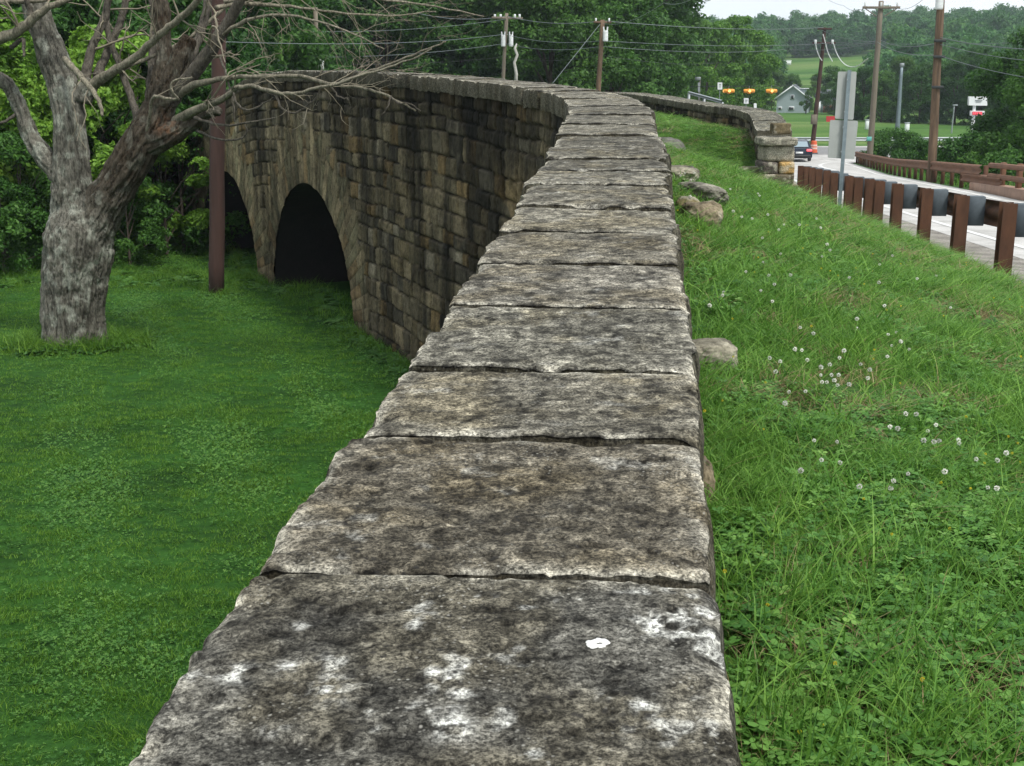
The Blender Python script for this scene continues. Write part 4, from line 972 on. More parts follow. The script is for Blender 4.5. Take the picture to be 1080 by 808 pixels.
# far white shed on the hill field
q = at(830.5, 51, 400); zq = float(base_z(q[0], 400)); e = empty('shed', (q[0], 400, zq)); tag(e, 'tiny white shed at the top of the hillside field', 'shed')
b = MB(); b.box((0, 0, .6), (2.4, 2, 1.3)); b.build('wall', MAT['trim'], e); b = MB(); b.box((0, 0, 1.3), (2.6, 2.2, .2), bev=.08); b.build('roof', MAT['trim'], e)
for px, py, y in ((914.5, 134, 150), (956, 143, 140)):
    q = at(px, py, y); zq = float(base_z(q[0], y)); e = empty('utility_box', (q[0], y, zq)); tag(e, 'small white utility box on the far mown field, '+('left of the steel pole' if px < 930 else 'right of the steel pole'), 'utility box')
    b = MB(); b.box((0, 0, .55), (.45, .4, 1.1), bev=.05); b.build('cabinet', MAT['trim'], e); b = MB(); b.box((0, 0, 1.14), (.55, .5, .1), bev=.03); b.build('lid', MAT['galv'], e)

# ------------------------------------------------------------------ dark car going away, half hidden by the pier
cq = at(846.5, 167, 88); cz = float(bank_z(cq[0], 88))+.05
car = empty('parked_car', (cq[0]-.25, 88, cz), rz=-.12); car.name = 'car'; tag(car, 'dark blue sedan with red tail lights driving away beyond the pier', 'car')
MAT['carpaint'] = M_plain('dark_blue_paint', (.02, .028, .045), .25, .3, var=.1); MAT['glass'] = M_plain('car_glass', (.25, .32, .36), .1, var=.05)
prof = [(0, .32), (.02, .62), (.1, .92), (.55, .98), (1.05, 1.36), (1.5, 1.44), (2.5, 1.42), (3.35, 1.0), (4.3, .86), (4.55, .7), (4.6, .35), (4.3, .22), (.3, .22)]
nz_ = len(prof); V = []
for s, f_, g_ in ((-1, .97, 0), (-1, 1., .0), (1, 1., 0), (1, .97, 0)):
    for (y, z) in prof:
        hw = .9*(f_ if z > .3 else .97*f_)*(1-.24*max(0, z-.95)/.5); V.append((s*hw if f_ == 1. else s*(hw-.05), y, z+(-.0 if f_ == 1. else .02*(z > .5))))
Fc = []
for a in (0, 1, 2):
    for i in range(nz_): Fc.append((a*nz_+i, a*nz_+(i+1) % nz_, (a+1)*nz_+(i+1) % nz_, (a+1)*nz_+i))
Fc += [tuple(range(nz_))[::-1], tuple(range(3*nz_, 4*nz_))]
mesh('body', V, np.array(Fc, dtype=object), MAT['carpaint'], car)
b = MB(); b.add([(-.66, .5, 1.0), (.66, .5, 1.0), (.6, .98, 1.35), (-.6, .98, 1.35)], [(0, 1, 2, 3)]); b.add([(-.66, .48, 1.01), (.66, .48, 1.01), (.6, .96, 1.36), (-.6, .96, 1.36)], [(0, 1, 2, 3)]); b.build('rear_window', MAT['glass'], car)
for s in (-1, 1):
    b = MB(); b.box((s*.68, -.0, .8), (.38, .12, .16), bev=.03); b.build('tail_light', m_l2, car)
    b = MB(); b.add([(s*.875, 1.1, 1.02), (s*.875, 3.0, 1.0), (s*.80, 2.4, 1.34), (s*.80, 1.35, 1.36)], [(0, 1, 2, 3)]); b.build('side_window', MAT['glass'], car)
    b = MB(); b.box((s*1.0, 2.95, 1.02), (.2, .1, .14), bev=.03); b.build('mirror', MAT['carpaint'], car)
    for y in (.85, 3.7):
        b = MB(); b.tube([(s*.7, y, .33), (s*.9, y, .33)], .33, 20); w_ = b.build('wheel', MAT['black'], car); b = MB(); b.tube([(s*.9, y, .33), (s*.915, y, .33)], [.2, .19], 14); b.build('rim', MAT['galv'], w_)
b = MB(); b.box((0, -.03, .62), (.5, .02, .14)); b.build('number_plate', MAT['white'], car)
b = MB(); b.box((0, -.03, .38), (1.6, .14, .2), bev=.04); b.build('bumper', MAT['black'], car)

# ------------------------------------------------------------------ foliage
def unit(v): return v/(np.linalg.norm(v, axis=-1, keepdims=True)+1e-9)
def leaf_mesh(P, Nn, size, asp=.55, r=rng):
    """one small folded-free diamond per leaf; returns verts, quads, tint per vertex"""
    n = len(P); a = unit(np.cross(Nn, r.normal(size=(n, 3)))); b = np.cross(Nn, a)
    s = (size*(r.uniform(.6, 1.3, n)))[:, None]
    V = np.stack([P-a*s*.5, P+b*s*asp*.5-a*s*.06+Nn*s*.06, P+a*s*.55-Nn*s*.05, P-b*s*asp*.5-a*s*.06+Nn*s*.06], 1).reshape(-1, 3)
    t = np.repeat(r.random(n), 4)
    return V, np.arange(4*n).reshape(-1, 4), t
def crown_points(lobes, n, r, up=.25, shell=.5, gap=.42, freq=1.3):
    C = np.array([l[0] for l in lobes], float); R = np.array([l[1] for l in lobes], float)
    R = R if R.ndim == 2 else np.repeat(R[:, None], 3, 1)
    p = (R.prod(axis=1))**(2/3); p /= p.sum(); P = []; Q = []; got = 0
    while got < n:
        k = r.choice(len(C), n, p=p); d = unit(r.normal(size=(n, 3))+np.array([0, 0, up])); rad = r.random(n)**shell
        q = C[k]+d*R[k]*rad[:, None]*(1+.25*(fbm(d*2.2+k[:, None]*7.7, 2, 3)-.5))[:, None]
        keep = fbm(q*freq, 3, 11) > gap; P.append(q[keep]); Q.append(unit(d+.9*r.normal(size=(n, 3))+[0, 0, .55])[keep]); got += keep.sum()
    return np.concatenate(P)[:n], np.concatenate(Q)[:n]
def build_tree(name, H, Rc, base, nl, n, leaf, mat, bark, seed, lobe=.34, trunk_r=.16, label=None, shape='round', cat='tree', limbs=7, gap=.42, up=.25, freq=None, lobesz=None):
    r = np.random.default_rng(seed); e = empty(name); tag(e, label, cat)
    lobes = []
    for i in range(nl):
        t = (i+.5)/nl; z = base+(H-base)*(t**.85); k = (z-base)/(H-base)
        env = np.sqrt(max(0.03, 1-(2*k-.9)**2*.78)) if shape == 'round' else (1-k)**.7*1.05+.08 if shape == 'cone' else np.sqrt(max(.05, 1-k**2.2))
        a = r.uniform(0, 2*pi); d = Rc*env*np.sqrt(r.uniform(.15, 1)); s_ = Rc*lobe*r.uniform(.65, 1.25)
        lobes.append(((d*cos(a), d*sin(a), z-s_*.3), (s_, s_, s_*.72)))
    P, Nn = crown_points(lobes, n, r, up=up, gap=gap, freq=freq or 1.6/max(leaf*4, .3))
    V, Fc, t = leaf_mesh(P, Nn, leaf, r=r); mesh('crown', V, Fc, mat, e, attr={'tint': t})
    mb = MB(); lean = r.uniform(-.3, .3, 2)*trunk_r*4
    tp = np.array([(lean[0]*k*k, lean[1]*k*k, -.4+(H*.8+.4)*k) for k in np.linspace(0, 1, 9)]); mb.tube(tp, trunk_r*np.array([1.35, 1.05, .95, .85, .7, .55, .42, .28, .15]), 9, jit=.06)
    order = r.permutation(nl)[:limbs]
    for i in order:
        c = np.array(lobes[i][0]); z0 = max(base*.7, c[2]*.55); k = min(.95, (z0+.4)/(H*.8+.4)); s0 = np.array([lean[0]*k*k, lean[1]*k*k, z0])
        mid = (s0+c)/2+np.array([0, 0, .08*H])*r.uniform(-.3, 1); mb.tube([s0, s0*.5+mid*.5, mid, mid*.4+c*.6, c], trunk_r*np.array([.5, .42, .32, .2, .1]), 6, jit=.05)
    mb.build('trunk', bark, e, smooth=True); return e
MAT['bark_dark'] = M_plain('dark_bark', (.06, .048, .035), .95, var=.4, scale=3, stretch=(3, 3, .4))
G = lambda *a: [tuple(np.array(c)) for c in a]
MAT['leaf_dark'] = M_leaf('dark_leaves', G((.018, .058, .011), (.040, .118, .019), (.080, .195, .032)), .35)
MAT['leaf_mid'] = M_leaf('mid_leaves', G((.028, .085, .014), (.058, .155, .024), (.105, .235, .038)), .35)
MAT['leaf_light'] = M_leaf('light_leaves', G((.08, .18, .018), (.17, .33, .036), (.29, .48, .07)), .9)
MAT['leaf_far'] = M_leaf('far_leaves', G((.026, .105, .03), (.06, .175, .046), (.13, .26, .06)), .08)
def place(proto, x, y, z, s, label, used, grp=None, sz=None, name=None):
    if proto.name not in used: used[proto.name] = 1; o = proto
    else: o = copy_tree(proto)
    o.location = (x, y, z); o.scale = (s, s, (sz or s)); o.rotation_euler = (0, 0, float(rng.uniform(0, 6.28))); o['label'] = label
    if grp: o['group'] = grp
    elif 'group' in o: del o['group']
    return o
used = {}
tA = build_tree('tree', 18, 5.2, 2.5, 42, 30000, .36, MAT['leaf_dark'], MAT['bark_dark'], 1, lobe=.33, trunk_r=.28)
tB = build_tree('tree', 16, 4.8, 1.5, 46, 30000, .36, MAT['leaf_mid'], MAT['bark_dark'], 2, lobe=.30, trunk_r=.25)
tC = build_tree('tree', 20, 4.2, 1.5, 46, 30000, .34, MAT['leaf_dark'], MAT['bark_dark'], 3, lobe=.34, trunk_r=.25, shape='cone')
pos = ['in the dense woods behind the bridge']
kinds = [('broad dark tree', tA), ('mid green tree', tB), ('tall narrow dark tree', tC)]
ords = lambda i: ['1st', '2nd', '3rd'][i] if i < 3 else '%dth' % (i+1)
rows = [(84, 250, 705, 9, 'front row'), (99, 225, 712, 9, 'second row'), (118, 215, 700, 9, 'back row')]
for ri, (y, p0, p1, n, nm) in enumerate(rows):
    for i in range(n):
        px = p0+(p1-p0)*(i+.0)/(n-1)+float(rng.uniform(-12, 12)); yy = y+float(rng.uniform(-5, 5)); q = at(px, 90, yy)
        kd = [(0, 1, 1, 0, 2, 1, 0, 0, 1), (0, 2, 0, 1, 0, 2, 0, 1, 0), (2, 0, 0, 2, 0, 0, 2, 0, 0)][ri][i]
        s_ = float(rng.uniform(.85, 1.1))*(.78 if ri == 0 else 1.08 if ri == 1 else 1.35)
        if i == n-1: q[0] -= 4
        place(kinds[kd][1], q[0], yy, float(base_z(q[0], yy))-.3, s_, '%s %s from left in the %s of woods behind the bridge' % (ords(i), kinds[kd][0], nm), used, 'trees of the woods behind the bridge')
# woods behind the lawn on the left
for i, (px, y, kd, s_) in enumerate([(-60, 44, 1, .75), (20, 47, 0, .8), (75, 52, 1, .8), (130, 46, 0, .7), (180, 54, 1, .85), (215, 47, 0, .62), (262, 58, 0, .75), (0, 62, 2, .95), (95, 66, 0, .95), (165, 68, 2, .95), (240, 70, 0, .9), (310, 68, 1, .72)]):
    q = at(px, 90, y); place(kinds[kd][1], q[0], y, float(base_z(q[0], y))-.2, s_, '%s behind the dead tree, %s from the left' % (kinds[kd][0], ords(i)), used, 'woods behind the lawn')
# bright maples beyond the junction
MAT['leaf_maple'] = M_leaf('maple_leaves', G((.07, .17, .02), (.14, .29, .036), (.24, .42, .07)), .3)
tD = build_tree('maple_tree', 14, 5., 1.5, 60, 30000, .34, MAT['leaf_maple'], MAT['bark_dark'], 6, lobe=.24, trunk_r=.25, gap=.44)
for px, y, s_, lab in ((745, 150, .9, 'leftmost bright green maple beyond the flashing lights'), (773, 158, .96, 'middle bright green maple, tallest beyond the flashing lights'), (786, 168, .72, 'lower bright green maple next to the house'),
                       (733, 175, .85, 'bright green maple partly hidden by the dark woods edge')):
    q = at(px, 90, y); place(tD, q[0], y, float(base_z(q[0], y))-.2, s_, lab, used, 'bright maples beyond the junction')
for k, (px, y, kd, s_, lab) in enumerate([(835, 252, 1, .5, 'round tree behind the gable of the house'), (864, 250, 1, .5, 'round tree behind the low wing of the house'), (880, 218, 0, .5, 'dark tree right of the house wing'), (815, 246, 1, .55, 'tree behind the left edge of the house'),
                           (893, 190, 1, .42, 'mid green tree behind the grey sign plates'), (912, 186, 0, .48, 'dark tree behind the high crossarm pole'), (932, 178, 1, .5, 'mid green tree left of the steel pole'), (951, 182, 0, .55, 'dark tree behind the steel pole'),
                           (972, 172, 0, .5, 'dark tree between the steel pole and the streaked pole'), (992, 176, 1, .58, 'mid green tree behind the streaked pole'), (1010, 170, 0, .55, 'dark tree behind the lone street lamp'), (1035, 166, 0, .6, 'dark tree behind the pylon sign'), (1062, 160, 1, .6, 'mid green tree at the right edge beyond the pylon sign'), (1090, 158, 0, .6, 'dark tree past the right edge of the view')]):
    q = at(px, 90, y); place(kinds[kd][1], q[0], y, float(base_z(q[0], y))-1.7, s_*1.08, lab, used, 'trees round the far field')
q = at(850, 117, 222); sm = build_tree('tree', 5.5, 1.9, .9, 16, 3500, .3, MAT['leaf_mid'], MAT['bark_dark'], 12, trunk_r=.18, label='small open tree right in front of the house corner', gap=.5); sm.location = (q[0], 222, float(base_z(q[0], 222))); sm.scale = (.6, .6, .7)
# the big tree at the right edge and the bushes by the road
tE = build_tree('tree', 8.6, 4.0, .8, 60, 60000, .17, MAT['leaf_dark'], MAT['bark_dark'], 21, lobe=.26, trunk_r=.22, gap=.45)
tE['label'] = 'dense dark green tree at the right edge beside the tube rail'; q = at(1112, 100, 60); tE.location = (q[0], 60, EYE-6.2); tE.scale = (.92, .92, 1.)
tF = build_tree('tree', 7.4, 2.9, 1., 40, 30000, .17, MAT['leaf_mid'], MAT['bark_dark'], 22, lobe=.28, trunk_r=.18, gap=.45)
tF['label'] = 'lighter tree leaning in from the right edge, nearer than the dense dark one'; q = at(1110, 100, 49); tF.location = (q[0]+.8, 49, EYE-5.3)
bA = build_tree('bush', 2.6, 1.7, .1, 26, 9000, .16, MAT['leaf_mid'], MAT['bark_dark'], 31, lobe=.36, trunk_r=.05, limbs=9, cat='bush', shape='dome')
for px, y, gz, s_, lab in ((953, 78, -5.6, 1.0, 'rounded bush behind the rusty rail under the steel pole'), (938, 84, -5.6, .9, 'bush behind the rusty rail beside the grey wooden pole'), (972, 72, -5.5, .85, 'bush just left of the streaked pole'),
                          (1003, 62, -5.2, .72, 'low bush just right of the streaked pole'), (1027, 58, -5.2, 1.05, 'bush under the pylon sign'), (1050, 50, -4.6, .95, 'bush under the dense dark tree'), (1072, 44, -4.4, .75, 'bush at the right edge behind the tube rail')):
    q = at(px, 90, y); place(bA, q[0], y, EYE+gz, s_, lab, used, 'bushes behind the far guardrail')
# leafy saplings and brush behind the dead tree
bB = build_tree('sapling', 5.6, 2.2, .9, 30, 26000, .145, MAT['leaf_light'], MAT['bark_dark'], 41, lobe=.30, trunk_r=.07, limbs=14, cat='sapling', gap=.5, freq=1.1, up=.8)
bC = build_tree('sapling', 4.2, 1.9, .3, 26, 20000, .13, MAT['leaf_mid'], MAT['bark_dark'], 42, lobe=.34, trunk_r=.06, limbs=12, cat='sapling', gap=.48, freq=1.2, up=.6)
bD = build_tree('sapling', 5.2, 2.1, .5, 30, 22000, .14, MAT['leaf_dark'], MAT['bark_dark'], 43, lobe=.32, trunk_r=.07, limbs=12, cat='sapling', gap=.46, up=.6)
K = [('bright yellow green', bB), ('mid green', bC), ('dark green', bD)]
for i, (px, y, kd, s_) in enumerate([(-40, 29, 0, 1.), (8, 30.5, 0, 1.05), (45, 29.8, 0, .8), (28, 28.5, 1, .75), (98, 31, 0, .88), (130, 31.5, 0, .98), (-10, 34, 2, 1.3), (60, 34, 2, 1.35), (112, 35, 2, 1.3), (155, 33, 2, 1.1), (178, 30.8, 0, .62), (196, 31.8, 1, .85), (212, 34.5, 2, .95), (160, 38, 2, 1.5), (200, 41, 2, 1.4),
                                      (85, 28.8, 1, .5), (138, 29.5, 1, .55), (5, 27.8, 1, .55)]):
    q = at(px, 290, y); place(K[kd][1], q[0], y, float(base_z(q[0], y))-.1, s_, '%s leafy sapling behind the lawn, %s from the left' % (K[kd][0], ords(i)), used, 'saplings along the back of the lawn')
# light branchlets reaching over the bridge crest on the left
q = at(295, 84, 36.); o = place(bB, q[0], 38., EYE-5.6, .95, 'bright leafy sapling rising behind the bridge crest', used); 

# ------------------------------------------------------------------ scattered instances
LIB = {}
def scatter(name, P, rot, scl, idx, coll, kind='stuff', mat=None):
    me = bpy.data.meshes.new(name); n = len(P); me.vertices.add(n); me.vertices.foreach_set('co', np.asarray(P, float).ravel())
    for k_, v_, ty in (('rot', rot, 'FLOAT_VECTOR'), ('scl', scl, 'FLOAT_VECTOR')):
        a = me.attributes.new(k_, ty, 'POINT'); a.data.foreach_set('vector', np.asarray(v_, float).ravel())
    a = me.attributes.new('idx', 'INT', 'POINT'); a.data.foreach_set('value', np.asarray(idx, np.int32))
    o = bpy.data.objects.new(name, me); COL.objects.link(o); o['kind'] = kind
    ng = bpy.data.node_groups.new(name, 'GeometryNodeTree')
    ng.interface.new_socket('Geometry', in_out='INPUT', socket_type='NodeSocketGeometry'); ng.interface.new_socket('Geometry', in_out='OUTPUT', socket_type='NodeSocketGeometry')
    gi, go = ng.nodes.new('NodeGroupInput'), ng.nodes.new('NodeGroupOutput'); ip = ng.nodes.new('GeometryNodeInstanceOnPoints'); ci = ng.nodes.new('GeometryNodeCollectionInfo')
    ci.inputs['Collection'].default_value = coll; ci.inputs['Separate Children'].default_value = True; ci.inputs['Reset Children'].default_value = True
    ip.inputs['Pick Instance'].default_value = True
    def na(nm, ty):
        q = ng.nodes.new('GeometryNodeInputNamedAttribute'); q.data_type = ty; q.inputs['Name'].default_value = nm; return q.outputs['Attribute']
    l = ng.links.new; l(gi.outputs[0], ip.inputs['Points']); l(ci.outputs[0], ip.inputs['Instance']); l(na('idx', 'INT'), ip.inputs['Instance Index'])
    l(na('rot', 'FLOAT_VECTOR'), ip.inputs['Rotation']); l(na('scl', 'FLOAT_VECTOR'), ip.inputs['Scale']); l(ip.outputs[0], go.inputs[0])
    m = o.modifiers.new('scatter', 'NODES'); m.node_group = ng; return o
def lib(name, objs):
    c = bpy.data.collections.new(name)
    for o in objs:
        for cc in list(o.users_collection): cc.objects.unlink(o)
        c.objects.link(o)
    return c
# far woods on the hills: one mass
fo = []
for k in range(4):
    r = np.random.default_rng(60+k); Rr = 4.2; lob = [((r.uniform(-2.6, 2.6), r.uniform(-2.6, 2.6), r.uniform(3.5, 10)), r.uniform(1.5, 2.5)) for _ in range(16)]
    P, Nn = crown_points(lob, 2600, r, up=.3, gap=.4, freq=.6); V, Fc, t = leaf_mesh(P, Nn, .85, r=r); V, Fc, t = V, Fc, t*.6+r.uniform(0, .4)
    fo.append(mesh('far_tree_%d' % k, V, Fc, MAT['leaf_far'], attr={'tint': t}))
cf = lib('far_trees', fo)
P = []
r = np.random.default_rng(99)
while len(P) < 5200:
    y = r.uniform(200, 560)**1.0; x = r.uniform(-.62, .75)*y
    u = x/y
    infield = (.205 < u < .30+.00035*(y-300)) and 205 < y < 425
    if infield: continue
    if y < 235 and .1 < u < .5 and r.random() < .8: continue
    if y < 300 and .17 < u < .29: continue
    P.append((x, y))
P = np.array(P); z = base_z(P[:, 0], P[:, 1])-1.0; n = len(P); s_ = r.uniform(.6, 1.1, n)
scatter('hillside_woods', np.c_[P, z], np.c_[np.zeros((n, 2)), r.uniform(0, 6.28, n)], np.c_[s_, s_, s_*r.uniform(.85, 1.25, n)], r.integers(0, 4, n), cf)

# ------------------------------------------------------------------ the dead tree on the lawn
TY = 20.1; SC = 64.5
def T(l): return np.array([at(px, py, TY+dy) for px, py, dy, r in l]), np.array([q[3]/SC for q in l])
def finer(l, it=2):
    P, R = T(l); Q = np.c_[P, R]
    for _ in range(it):
        q = [Q[0]]
        for a, b in zip(Q[:-1], Q[1:]): q += [.75*a+.25*b, .25*a+.75*b]
        Q = np.array(q+[Q[-1]])
    return Q[:, :3], Q[:, 3]
def bark_mat():
    m, nt, b, _ = new_mat('grey_bark')
    a = N(nt, 'ShaderNodeAttribute', attribute_name='col')
    n1 = noise(nt, 9, 8, .7, stretch=(2.2, 2.2, .5)); n2 = noise(nt, 30, 6, .7, stretch=(1.8, 1.8, .6)); n3 = noise(nt, 3, 5, .6)
    c = mix(nt, a.outputs['Color'], ramp(nt, n1, [(.32, .38), (.5, 1.), (.7, 1.45)]), 1., 'MULTIPLY')
    c = mix(nt, c, ramp(nt, n2, [(.35, .5), (.5, 1.), (.7, 1.4)]), 1., 'MULTIPLY')
    nt.links.new(c, b.inputs['Base Color']); b.inputs['Roughness'].default_value = .95; b.inputs['Specular IOR Level'].default_value = .1
    p = bump(nt, b, n1, .9, .04); bump(nt, b, n2, .7, .015, p); return m
MAT['bark'] = bark_mat()
MAT['twig'] = M_plain('pale_twig', (.20, .175, .125), .9, var=.4, scale=4)
stems = [
 [(78, 385, 0, 36), (77, 360, 0, 31), (76, 330, 0, 30), (77, 300, 0, 31), (80, 270, 0, 34), (84, 245, 0, 34), (84, 222, 0, 27)],
 [(50, 392, -.3, 7), (54, 374, -.12, 12), (62, 350, 0, 15), (68, 320, 0, 15)], [(116, 390, -.2, 7), (106, 373, -.1, 11), (96, 350, 0, 14), (92, 322, 0, 15)], [(80, 402, -.5, 7), (79, 380, -.3, 12), (78, 352, -.15, 17), (78, 320, 0, 17)],
 [(60, 378, -.1, 17), (62, 345, -.05, 14), (66, 300, 0, 14), (66, 262, 0, 16)], [(97, 376, .0, 15), (95, 340, 0, 13), (98, 300, 0, 15), (103, 262, 0, 16)],
 [(80, 250, 0, 26), (77, 215, 0, 22), (75, 180, 0, 18), (74, 145, 0, 15.5), (72, 115, 0, 16), (64, 85, .05, 15), (54, 55, .1, 13.5), (43, 25, .15, 12), (34, -8, .2, 12), (26, -45, .3, 10)],
 [(92, 250, 0, 26), (108, 218, -.05, 22), (124, 192, -.1, 18), (141, 166, -.15, 18.5), (156, 140, -.2, 18), (167, 118, -.2, 15), (172, 95, -.2, 12)],
 [(86, 105, 0, 9), (92, 92, 0, 8), (97, 88, 0, 5)],                                             # knuckle
 [(160, 128, -.2, 14), (170, 100, -.2, 12), (173, 70, -.2, 8.5), (172, 40, -.2, 8), (170, 12, -.2, 8), (169, -4, -.2, 7)],
 [(168, 112, -.25, 11), (178, 90, -.3, 10), (186, 70, -.3, 9), (194, 50, -.3, 8.5), (200, 39, -.3, 7.5)],
 [(160, 150, -.25, 13), (180, 142, -.35, 11), (196, 133, -.4, 8.5), (210, 122, -.45, 6.5), (224, 116, -.5, 4), (233, 119, -.5, 2)],
 [(62, 185, .05, 11), (46, 165, .1, 9.5), (34, 147, .15, 8.5), (24, 124, .15, 7.5), (15, 100, .1, 7), (5, 86, .05, 7), (-8, 80, 0, 6)]]
tree = empty('dead_tree', tuple(at(78, 372, TY))); tree.location = (0, 0, 0)
tag(tree, 'large grey bare tree with a forked trunk and broken limbs on the lawn', 'dead tree')
mb = MB(); AX = []
for l in stems:
    P, R = finer(l); mb.tube(P, R, 16); AX.append((P, R))
o = mb.build('trunk', MAT['bark'], tree, smooth=True)
rm = o.modifiers.new('r', 'REMESH'); rm.mode = 'VOXEL'; rm.voxel_size = .022; rm.use_smooth_shade = True
sm_ = o.modifiers.new('s', 'SMOOTH'); sm_.iterations = 6; sm_.factor = .5
dg = bpy.context.evaluated_depsgraph_get(); me2 = bpy.data.meshes.new_from_object(o.evaluated_get(dg)); o.modifiers.clear(); o.data = me2
n = len(me2.vertices); V = np.empty(n*3); me2.vertices.foreach_get('co', V); V = V.reshape(-1, 3); Nn = np.empty(n*3); me2.vertices.foreach_get('normal', Nn); Nn = Nn.reshape(-1, 3)
# bark ridges run along the stem each point belongs to
PA = np.concatenate([p for p, r in AX]); PT = np.concatenate([unit(np.gradient(p, axis=0)) for p, r in AX]); RA = np.concatenate([r for p, r in AX])
best = np.empty(n, int)
for a in range(0, n, 8000): best[a:a+8000] = (np.linalg.norm(V[a:a+8000, None]-PA[None], axis=-1)/RA[None]).argmin(axis=1)
t = PT[best]; al = ((V-PA[best])*t).sum(axis=1); ref = np.array([0, 1., 0]); u_ = unit(np.cross(t, ref)); w_ = np.cross(t, u_); rel = V-PA[best]
crs = np.stack([(rel*u_).sum(1), (rel*w_).sum(1), V[:, 2]], -1)
rid = fbm(np.stack([crs[:, 0]*17, crs[:, 1]*17, V[:, 2]*1.8], -1), 4, 3); rid2 = fbm(np.stack([crs[:, 0]*34, crs[:, 1]*34, V[:, 2]*8], -1), 3, 4); big = fbm(V*2.6, 3, 5); burl = fbm(V*5.5, 3, 6)
V = V+Nn*((np.minimum(np.abs(rid-.5), .12)*.28-.012)+(rid2-.5)*.03+(big-.5)*.10+(burl-.5)*.05*(V[:, 2] < 2.6))[:, None]
me2.vertices.foreach_set('co', V.ravel())
right = np.zeros(n); xr_ = V[:, 0]; 
colr = np.array([.150, .143, .118])*(.45+1.1*fbm(V*1.8, 3, 9))[:, None]*(1-.55*sstep(.05, .0, np.abs(rid-.5)))[:, None]
rs = ((best >= 0) & np.isin(np.searchsorted(np.cumsum([len(p) for p, r in AX]), best, side='right'), [7, 9, 10, 11])).astype(float)
rs = rs*sstep(1.6, 3., V[:, 2]); colr = colr*(1-.55*rs)[:, None]+np.array([.01, .0, -.005])*rs[:, None]  # upper right stems darkened: their shaded side put into the bark colour
lich = sstep(.52, .64, fbm(V*7, 4, 12))*(1-rs*.7); colr = colr+(np.array([.33, .345, .29])-colr)*(.6*lich)[:, None]
rot = np.exp(-((V-at(177, 133, TY-.45))**2).sum(1)/.035)+.8*np.exp(-((V-at(172, 18, TY-.4))**2).sum(1)/.01); colr = colr+(np.array([.20, .075, .025])-colr)*np.clip(rot*.5*sstep(.4, .6, fbm(V*14, 3, 2)), 0, .6)[:, None]
a = me2.color_attributes.new('col', 'FLOAT_COLOR', 'POINT'); a.data.foreach_set('color', np.c_[np.clip(colr, .01, 1), np.ones(n)].ravel())
